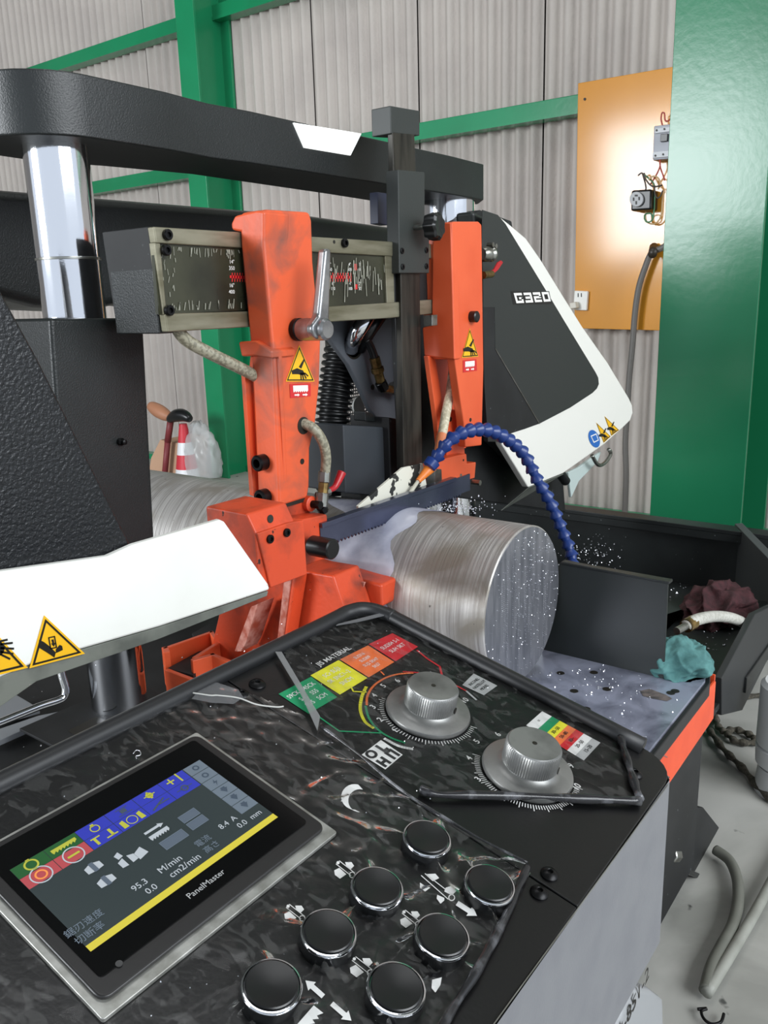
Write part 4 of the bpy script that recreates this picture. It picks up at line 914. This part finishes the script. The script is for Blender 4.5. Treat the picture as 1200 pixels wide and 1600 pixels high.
ip('ring_icon', ring(.074, .065, .022, .030)+[[(.066, .0), (.082, .0), (.082, .02), (.066, .02)], [(.066, .11), (.082, .11), (.082, .125), (.066, .125)]], scr_ink)
ip('blade_icon', [[(.165, .045), (.28, .045), (.28, .075), (.165, .075)]]+[[(.165+k*.016, .075), (.181+k*.016, .075), (.168+k*.016, .095)] for k in range(7)], scr_ink)
ip('stop_icon', ring(.074, .195, .040, .046)+ring(.222, .195, .040, .046), scr_w)
ip('amber_icon', ring(.074, .195, .018, .026), scr_or)
ip('bar_icon', [[(.195, .185), (.25, .185), (.25, .205), (.195, .205)]], scr_ink)
ip('lamp_icon', ring(.37, .075, .017, .022)+[[(.362, .02), (.378, .02), (.378, .05), (.362, .05)]], scr_ink)
ip('vise_icon', [[(.315, .155), (.36, .155), (.36, .168), (.315, .168)], [(.325, .168), (.338, .168), (.338, .24), (.325, .24)], [(.40, .15), (.413, .15), (.413, .23), (.40, .23)], [(.375, .22), (.43, .22), (.43, .233), (.375, .233)]], scr_ink)
ip('clamp_icon', ring(.516, .195, .022, .026)+[[(.46, .16), (.48, .15), (.485, .24), (.46, .24)], [(.55, .16), (.57, .15), (.575, .24), (.55, .24)]], scr_ink)
ip('coolant_icon', [[(.49, .03), (.55, .03), (.55, .038), (.49, .038)], [(.505, .045), (.535, .045), (.535, .09), (.505, .09)], [(.485, .10), (.555, .10), (.555, .108), (.485, .108)]], scr_dim)
ip('blower_icon', ring(.665, .065, .008, .018)+[[(.66, .02), (.67, .02), (.67, .11), (.66, .11)], [(.635, .06), (.695, .06), (.695, .07), (.635, .07)]], scr_ink)
ip('ramp_icon', [[(.615, .225), (.70, .16), (.705, .17), (.62, .24)], [(.66, .20), (.72, .20), (.72, .212), (.66, .212)]], scr_dim)
ip('burst_icon', ring(.815, .195, .012, .020)+[[(.77, .19), (.86, .19), (.86, .198), (.77, .198)]], scr_dim)
def st_(s, x, y, sz, m_=scr_w, rot=0, al='CENTER'): text('screen_text', s, PN, S(x, y), sz, m_, hm, rot, h=HS+.0003, align=al)
st_('+1', .815, .065, .014, scr_ink)
for k in range(6):
    cx = .945; cy = .064+k*.128
    if k == 2: ip('bolt_icon', [[(.95, cy-.04), (.935, cy+.005), (.948, cy+.005), (.938, cy+.045), (.962, cy-.01), (.948, cy-.01)]], scr_dim)
    else: ip('menu_icon', ring(cx, cy, .010, .018, 10) if k in (0, 1) else [[(cx-.02, cy-.02), (cx+.02, cy-.02), (cx, cy+.035)], [(cx-.012, cy-.04), (cx+.012, cy-.04), (cx+.012, cy-.02), (cx-.012, cy-.02)]], scr_dim)
def vise_pic(cx, cy, s):
    return [[(cx-.03*s, cy-.02*s), (cx-.008*s, cy-.035*s), (cx-.008*s, cy+.035*s), (cx-.03*s, cy+.03*s)], [(cx+.008*s, cy-.035*s), (cx+.03*s, cy-.02*s), (cx+.03*s, cy+.03*s), (cx+.008*s, cy+.035*s)]]
ip('jaw_icon', vise_pic(.24, .40, 1.2)+vise_pic(.235, .57, 1.2), scr_w)
ip('jaw_bar_icon', [[(.230, .35), (.25, .35), (.25, .45), (.230, .45)], [(.225, .52), (.245, .52), (.245, .62), (.225, .62)]], scr_grey2, .0005)
ip('jaw_icon', vise_pic(.36, .52, 1.3)+vise_pic(.36, .65, .0)+[[(.40, .50), (.44, .47), (.45, .56), (.40, .58)], [(.33, .42), (.355, .40), (.36, .46), (.335, .47)]], scr_w)
ip('feed_icon', [[(.50, .38), (.575, .38), (.575, .365), (.60, .395), (.575, .42), (.575, .405), (.50, .405)], [(.50, .44), (.60, .44), (.60, .475), (.50, .475)]]+[[(.50+k*.0143, .475), (.514+k*.0143, .475), (.503+k*.0143, .495)] for k in range(7)], scr_w)
cell('value_box', .665, .43, .76, .52, scr_grey2); cell('value_box', .665, .535, .76, .625, scr_grey2); cell('value_box', .51, .545, .635, .645, scr_grey2)
for x0_, y0_, x1_, y1_ in ((.665, .43, .76, .52), (.665, .535, .76, .625), (.51, .545, .635, .645)):
    ip('value_frame', [[(x0_, y0_), (x1_, y0_), (x1_, y0_+.006), (x0_, y0_+.006)], [(x0_, y1_-.006), (x1_, y1_-.006), (x1_, y1_), (x0_, y1_)], [(x0_, y0_), (x0_+.003, y0_), (x0_+.003, y1_), (x0_, y1_)], [(x1_-.003, y0_), (x1_, y0_), (x1_, y1_), (x1_-.003, y1_)]], scr_grey)
st_('95.3', .315, .775, .0066); st_('0.0', .335, .865, .0066); st_('M/min', .47, .775, .0072); st_('cm2/min', .51, .865, .0072)
st_('8.4', .785, .755, .0066); st_('A', .845, .755, .0066); st_('0.0', .85, .85, .0066); st_('mm', .935, .85, .0066)
st_('電流', .655, .77, .0064, scr_grey); st_('高さ', .66, .865, .0064, scr_grey); st_('鋸刃速度', .055, .78, .0064, scr_grey); st_('切断率', .045, .875, .0064, scr_grey)
text('bezel_lettering', 'PanelMaster', PN, hp_((322, 1381)), .0062, pr_gy, hm, h=HS)
lathe('bezel_led', PN.pt(*hp_((186, 1505)), .0076), PN.n, [(0, .0021), (.0004, .0021), (.0004, .0015)], mat('led_ring', '3b3b3b', .4), hm, 16)
# ---- dials
def dial(base_px, label):
    u, v = PN.px(base_px); d = lathe('speed_dial', PN.pt(u, v, .0005), PN.n, [(0, .0385), (.0025, .0392), (.0045, .0385), (.0052, .037), (.0056, .029), (.008, .0235), (.0095, .0225)], dialm, cz, 64)
    lab(d, label)
    c = PN.pt(u, v, .0095)
    lathe('knurled_cap', c, PN.n, [(0, .0225), (.001, .0236), (.018, .0236), (.0195, .0226), (.020, .021)], dialm, d, 144, radial=lambda k: 1+(.010 if k % 2 else -.010))
    lathe('cap_face', PN.pt(u, v, .0290), PN.n, [(0, .0224), (.0010, .0218)], dialm, d, 48)
    lathe('centre_hole', PN.pt(u, v, .0299), PN.n, [(0, .0022), (.0003, .0022)], ink, d, 14)
    q = PN.pt(u+.006, v-.0233, .0165-.004); lathe('grub_screw', q, -PN.v+PN.u*.25, [(0, .0030), (.0008, .0030)], ink, d, 14)
    return u, v
d1 = dial((668, 1114), 'aluminium dial inside the coloured material scale')
d2 = dial((823, 1206), 'aluminium dial beside the colour code strip')
dcl = cz
def dialmarks(u, v, a0, a1, nt, nums, rt0, rt1, rn):
    ps = []
    for k in range(nt+1):
        a = math.radians(a0+(a1-a0)*k/nt); L = rt1 if k % 5 == 0 else rt0+(rt1-rt0)*.65
        c, s = math.cos(a), math.sin(a); w2 = .00035
        ps.append([(u+rt0*c-w2*s, v+rt0*s+w2*c), (u+rt0*c+w2*s, v+rt0*s-w2*c), (u+L*c+w2*s, v+L*s-w2*c), (u+L*c-w2*s, v+L*s+w2*c)])
    multi('dial_ticks', PN, ps, .0004, pr_w, cz, px=False)
    for s, a in nums:
        a = math.radians(a); text('dial_number', s, PN, (u+rn*math.cos(a), v+rn*math.sin(a)), .0085, pr_w, cz, h=.0004, thick=.00012)
def pang(c, p):
    u, v = PN.px(p); return math.degrees(math.atan2(v-c[1], u-c[0]))
def npos(s, p, sz=.0085): text('dial_number', s, PN, PN.px(p), sz, pr_w, cz, h=.0004, thick=.00012)
dialmarks(d1[0], d1[1], 290, 110, 46, [], .0405, .0465, 0)
dialmarks(d2[0], d2[1], 290, 110, 60, [], .0405, .0475, 0)
for s, p in (('1', (617, 1142)), ('2', (594, 1125)), ('3', (583, 1105)), ('4', (585, 1087)), ('5', (599, 1072)), ('6', (621, 1064)), ('10', (726, 1095)), ('L', (727, 1032))): npos(s, p)
for s, p in (('3', (747, 1218)), ('4', (733, 1185)), ('5', (745, 1159)), ('6', (778, 1148)), ('9', (892, 1197)), ('10', (901, 1230))): npos(s, p)
def arcband(c, r0, r1, p0, p1, m_, name='scale_band'):
    a0, a1 = pang(c, p0), pang(c, p1)
    while a1 > a0: a1 -= 360
    n_ = 24; ps = []
    for k in range(n_):
        A, B = math.radians(a0+(a1-a0)*k/n_), math.radians(a0+(a1-a0)*(k+1)/n_)
        ps.append([(c[0]+q*math.cos(t_), c[1]+q*math.sin(t_)) for q, t_ in ((r0, A), (r1, A), (r1, B), (r0, B))])
    multi(name, PN, ps, .0005, m_, cz, px=False)
def rad(c, p): u, v = PN.px(p); return math.hypot(u-c[0], v-c[1])
R1 = .0605
arcband(d1, R1-.003, R1, (570, 1102), (650, 1163), pr_g) if False else None
def polyband(P, wd, m_): multi('scale_band', PN, strip([PN.px(p) for p in P], wd), .0005, m_, cz, px=False)
def smooth2(P): return [(q.x, q.y) for q in smoothpath([V((x, y, 0)) for x, y in P], 6)]
polyband(smooth2([(571, 1104), (577, 1124), (592, 1142), (612, 1154), (632, 1161)]), .0022, pr_g)
polyband(smooth2([(572, 1074), (565, 1090), (563, 1110), (570, 1128), (583, 1138)]), .003, pr_y)
polyband(smooth2([(573, 1102), (574, 1088), (584, 1072), (602, 1060), (622, 1054), (645, 1052)]), .0022, pr_o)
polyband(smooth2([(630, 1050), (655, 1052), (680, 1058), (705, 1068), (728, 1080)]), .0018, pr_r)
polyband(smooth2([(601, 1155), (622, 1166), (644, 1171)]), .003, pr_w)
polyband([(500, 1122), (530, 1143), (594, 1146)], .0016, pr_g)
polyband([(652, 1017), (668, 1030), (687, 1042), (690, 1054)], .0022, pr_r)
polyband([(549, 1075), (552, 1081), (572, 1082)], .0016, pr_y)
polyband([(595, 1050), (600, 1055)], .0016, pr_o)
polyband([(728, 1080), (744, 1094)], .0022, pr_gy)
def patch(name, P, m_, lines, sz=.0074, inkm=None):
    o = multi(name, PN, [P], .0005, m_, cz)
    u, v = [PN.px(p) for p in P], None
    cu_ = sum(a for a, b in u)/len(u); cv_ = sum(b for a, b in u)/len(u); n_ = len(lines)
    for i, s in enumerate(lines): text('patch_text', s, PN, (cu_, cv_+((n_-1)/2-i)*sz*1.25), sz, inkm or pr_w, o, h=.0008, sx=.85)
    return o
patch('green_material_patch', [(435, 1085), (486, 1058), (527, 1090), (482, 1116)], pr_g, ['S9CK  S45CK', 'S-C   S55', 'SUS   SCM'])
patch('yellow_material_patch', [(485, 1056), (529, 1032), (574, 1060), (531, 1086)], pr_y, ['SCr SUJ3', 'SK SNC1~2', 'SNCM'])
patch('orange_material_patch', [(531, 1031), (575, 1009), (616, 1035), (576, 1059)], pr_o, ['SUS316', 'SUS309', 'SUJ2 SKH7', 'SKS7'], .0058)
patch('red_material_patch', [(576, 1007), (613, 990), (653, 1011), (618, 1034)], pr_r, ['SUS304 S-1', 'SUH SKT'])
text('panel_heading', 'JIS MATERIAL', PN, PN.px((522, 1026)), .0086, pr_w, cz, h=.0006, thick=.00005)
patch('nickel_alloy_patch', [(722, 1071), (740, 1053), (777, 1072), (756, 1087)], pr_gy, ['INCONEL', 'HASTELLOY', 'MONEL'], .0048, pr_ink)
lp = patch('profile_patch', [(565, 1180), (595, 1157), (629, 1180), (602, 1203)], pr_w, [], .01)
text('profile_symbol', 'O', PN, PN.px((581, 1180)), .013, pr_ink, lp, h=.0008, thick=.0006); text('profile_symbol', 'L', PN, PN.px((597, 1170)), .013, pr_ink, lp, h=.0008, thick=.0008); text('profile_symbol', 'H', PN, PN.px((600, 1192)), .013, pr_ink, lp, h=.0008, thick=.0008); text('profile_symbol', 'Π', PN, PN.px((614, 1180)), .013, pr_ink, lp, h=.0008, thick=.0008)
A0, B0, C0, D0 = [V(PN.px(p)) for p in ((822, 1134), (847, 1112), (938, 1161), (912, 1189))]
cols = [(0, .17, pr_w, '='), (.17, .31, pr_g, ''), (.31, .45, pr_y, '30~50'), (.45, .59, pr_o, '50~80'), (.59, .72, pr_r, '80~'), (.72, .86, pr_w, '20~50'), (.86, 1, pr_gy, '15~20')]
for a, b, m_, s in cols:
    def q(t_, w_): return tuple((A0.lerp(D0, t_)).lerp(B0.lerp(C0, t_), w_))
    o = multi('speed_code_cell', PN, [[q(a, 0), q(b, 0), q(b, 1), q(a, 1)]], .0005, m_, cz, px=False)
    c = q((a+b)/2, .5)
    if s: text('cell_text', s, PN, c, .0052, pr_ink, o, h=.0008)
# ---- push buttons
def button(p):
    u, v = PN.px(p)
    b = lathe('push_button', PN.pt(u, v, 0), PN.n, [(0, .0175), (.009, .0178), (.0095, .0174)], plastic, cz, 48, radial=lambda k: 1+(.008 if k % 6 < 3 else -.008))
    lathe('button_ring', PN.pt(u, v, .009), PN.n, [(0, .0178), (.0006, .0178), (.0016, .0172), (.0017, .0164), (.0006, .0158)], chrome, b, 48)
    lathe('button_cap', PN.pt(u, v, .0095), PN.n, [(0, .0155), (.0018, .0155), (.0024, .0147), (.0014, .008), (.001, .001)], plastic, b, 40)
def bpos(p):
    r_ = ray(*p); o_ = PN.o+PN.n*.0115; P = r_*(o_.dot(PN.n)/r_.dot(PN.n)); return P
for p in ((668, 1307), (766, 1379), (590, 1384), (692, 1460), (514, 1454), (620, 1541), (425, 1537)):
    P = bpos(p)-PN.o; u, v = P.dot(PN.u), P.dot(PN.v)
    q = PN.pt(u, v)
    f = F_; d = q.dot(f); button((600+FPX*q.dot(R_)/d, 800-FPX*q.dot(U_)/d))
# ---- white pictograms
def pic(P, name='vise_pictogram', m_=pr_w, h=.0006): multi(name, PN, P, h, m_, cz)
def jawpic(c, ln=1.0, s=1.0):
    x, y = c
    # px drawing: bar runs down-right, jaws above and below
    d = (20*ln*s, 15*ln*s)
    P = [[(x-4*s+d[0]*.2, y-12*s), (x+10*s, y-12*s), (x+14*s, y-6*s), (x+8*s, y), (x+2*s, y-5*s)], [(x-17*s, y+1*s), (x-9*s, y-3*s), (x+2*s, y+7*s), (x-8*s, y+14*s), (x-16*s, y+8*s)]]
    P += strip([(x-14*s, y-9*s), (x+9*s, y+9*s)], 1.2)+strip([(x-9*s, y-14*s), (x+15*s, y+5*s)], 1.2)
    P += [[(x+11*s+a*math.cos(t_), y+8*s+a*math.sin(t_)) for a, t_ in ((3.6*s, 2*PI*k/14), (5*s, 2*PI*k/14), (5*s, 2*PI*(k+1)/14), (3.6*s, 2*PI*(k+1)/14))] for k in range(14)]
    P += [ell(x-11*s, y-11*s, 2.6, 2.6, 8)]
    pic(P)
jawpic((539, 1360)); jawpic((461, 1428)); jawpic((642, 1437)); jawpic((566, 1512), 1.0, 1.15)
x, y = 682, 1385
pic([[(664, 1367), (680, 1366), (686, 1373), (676, 1378)], [(656, 1380), (662, 1384), (672, 1388), (664, 1394), (656, 1388)], [(696, 1388), (706, 1385), (714, 1392), (706, 1400), (694, 1394)], [(683, 1399), (694, 1404), (694, 1408), (688, 1413), (682, 1405)]]+strip([(658, 1369), (700, 1406)], 1.3)+strip([(664, 1366), (708, 1400)], 1.3)+[[(705.5+a*math.cos(t_), 1403.5+a*math.sin(t_)) for a, t_ in ((3.8, 2*PI*k/14), (5.4, 2*PI*k/14), (5.4, 2*PI*(k+1)/14), (3.8, 2*PI*(k+1)/14))] for k in range(14)])
def arrow(p, q, w_=9): 
    a, b = V(p), V(q); d = b-a; L = d.length; d.normalize(); n_ = V((-d.y, d.x)); m0 = a+d*(L-14)
    return [tuple(a+n_*w_*.45), tuple(m0+n_*w_*.45), tuple(m0+n_*w_), tuple(b), tuple(m0-n_*w_), tuple(m0-n_*w_*.45), tuple(a-n_*w_*.45)]
pic([arrow((714, 1412), (745, 1432))], 'arrow_pictogram')
pic([arrow((505, 1558), (477, 1533))], 'arrow_pictogram'); pic([arrow((518, 1569), (549, 1596))], 'arrow_pictogram')
pic([[(490, 1572), (505, 1584), (495, 1588), (498, 1593), (488, 1594), (492, 1600), (480, 1602), (484, 1612), (455, 1612)]], 'blade_pictogram')
pic([[(675, 1532), (690, 1528), (688, 1540), (680, 1552), (674, 1545)], [(556, 1400), (560, 1390), (565, 1402)]], 'pictogram_fragment')
# crescent moon
c_ = (556, 1240); P = []
for k in range(14):
    a0_, a1_ = math.radians(75+k*14), math.radians(75+(k+1)*14)
    def o2(t_): return (554+21*math.cos(t_), 1246-20*math.sin(t_))
    def i2(t_): return (562+18*math.cos(t_), 1252-18*math.sin(t_))
    P.append([o2(a0_), o2(a1_), i2(a1_), i2(a0_)])
pic(P, 'crescent_pictogram')
pic([strip([(533, 1253), (542, 1240)], 1)[0]], 'crescent_tip')
# ---- clear film sheets over the panel
def inpoly(x, y, P):
    c = False; j = len(P)-1
    for i in range(len(P)):
        if (P[i][1] > y) != (P[j][1] > y) and x < (P[j][0]-P[i][0])*(y-P[i][1])/(P[j][1]-P[i][1])+P[i][0]: c = not c
        j = i
    return c
def sheet_film(name, Ppx, holes, seed, amp, step=.0022):
    P = [PN.px(p) for p in Ppx]; xs = [p[0] for p in P]; ys = [p[1] for p in P]
    x0_, y0_ = min(xs), min(ys); nx_ = int((max(xs)-x0_)/step)+1; ny_ = int((max(ys)-y0_)/step)+1
    idx = {}; vs, fs = [], []
    def vert(i, j):
        if (i, j) not in idx:
            x_, y_ = x0_+i*step, y0_+j*step
            rdg = 1-abs(noise.noise(V((x_*22+seed, y_*34+x_*10, 0))))*2
            zone = .12+.88*max(0, min(1, (x_-.16)/.1))*max(0, min(1, (.345-y_)/.05)) if seed == 3 else .5
            hgt = .0016+zone*amp*(max(0, rdg-.45)*1.6)*(.4+.6*abs(noise.noise(V((x_*8, y_*8, seed)))))+.0007*noise.noise(V((x_*120, y_*90, seed)))
            if seed == 3:
                for bi, (a_b, b_b) in enumerate(BT):
                    dd = math.hypot(x_-a_b, y_-b_b)
                    if dd < .06:
                        th = math.atan2(y_-b_b, x_-a_b)
                        hgt += .006*math.exp(-max(0, dd-.019)/.014)*max(0, math.cos(3*th+bi*1.7+2*noise.noise(V((x_*20, y_*20, bi)))))**5
            idx[(i, j)] = len(vs); vs.append(PN.pt(x_, y_, max(.0011, hgt)))
        return idx[(i, j)]
    for i in range(nx_):
        for j in range(ny_):
            cx, cy = x0_+(i+.5)*step, y0_+(j+.5)*step
            if not inpoly(cx, cy, P): continue
            if any(h(cx, cy) for h in holes): continue
            fs.append((vert(i, j), vert(i+1, j), vert(i+1, j+1), vert(i, j+1)))
    return obj(name, vs, fs, filmm, cz, smooth=True)
hmi_hole = lambda x, y: hu0-.002 < x < hu1+.001 and hv0-.001 < y < hv1+.001
dials = lambda x, y: math.hypot(x-d1[0], y-d1[1]) < .041 or math.hypot(x-d2[0], y-d2[1]) < .041
BT = []
for o in list(bpy.data.objects):
    if o.name.startswith('push_button'): p = WL[o.name]-PN.o; BT.append((p.dot(PN.u), p.dot(PN.v)))
btn = lambda x, y: any(math.hypot(x-a, y-b) < .019 for a, b in BT)
sheet_film('wrinkled_film', [(-140, 1310), (330, 1072), (372, 1080), (440, 1105), (500, 1132), (560, 1185), (620, 1238), (700, 1290), (822, 1352), (826, 1372), (800, 1420), (760, 1500), (695, 1605), (660, 1680), (-140, 1900)], [hmi_hole, btn], 3, .0045)
sheet_film('wrinkled_film', [(440, 1015), (560, 955), (600, 960), (800, 1055), (965, 1150), (1000, 1255), (830, 1250), (670, 1240), (600, 1210), (500, 1140), (470, 1080)], [dials], 9, .0025)
# rolled edges
def roll(P, r_, m_=rollm, hh=.005):
    tube('rolled_film_edge', [PN.at(p, hh) for p in P], r_, m_, cz, n=10, sub=5, rf=lambda t, i: r_*(.8+.5*noise.noise(V((t*7, r_*900, 0)))))
roll([(822, 1362), (812, 1385), (795, 1425), (770, 1475), (740, 1530), (705, 1585), (680, 1630)], .0036)
roll([(655, 1240), (680, 1249), (740, 1250), (830, 1252), (920, 1256), (998, 1259)], .0042)
roll([(967, 1158), (975, 1185), (984, 1215), (997, 1256)], .0042)
roll([(500, 1142), (560, 1187), (622, 1240), (700, 1290), (760, 1325), (822, 1356)], .0016)
slab('folded_film_flap', Plane(PN.pt(0, 0, .006), PN.u, PN.v), [(430, 1019), (440, 1019), (500, 1120), (496, 1142), (470, 1085)], 0, .0006, mat('grey_film', '8b8c8c', .3, alpha=.55), cz)
slab('loose_film_corner', Plane(PN.pt(0, 0, .004), PN.u, PN.v), [(300, 1092), (320, 1068), (335, 1066), (372, 1078), (380, 1090), (365, 1100), (330, 1098)], 0, .0006, mat('grey_film2', '77787a', .25, alpha=.4), cz)
tube('film_tear_edge', [PN.at(p, .005) for p in ((300, 1090), (328, 1094), (340, 1094), (372, 1098), (400, 1108), (430, 1112), (442, 1111))], .0007, mat('tear_edge', 'b5b5b0', .4), cz, n=6)
slab('film_fold', Plane(PN.pt(0, 0, .006), PN.u, PN.v), [(525, 978), (528, 976), (603, 957), (606, 961), (560, 972)], 0, .001, mat('grey_film3', '606163', .3), cz)
tag(tube('wire_curl', [PN.at(p, .004) for p in ((208, 1184), (212, 1179), (218, 1180), (219, 1186), (212, 1188), (213, 1192))], .0004, chipm, None, n=5), 'tiny curled metal chip lying above the touch screen', 'chip')
pts = [PN.pt(rg.uniform(.05, .68), rg.uniform(.21, .55), .004) for _ in range(120)]
specks('panel_chips', pts, chipm, 'fine metal chips scattered on the console', 'chips', .0003, .0008)
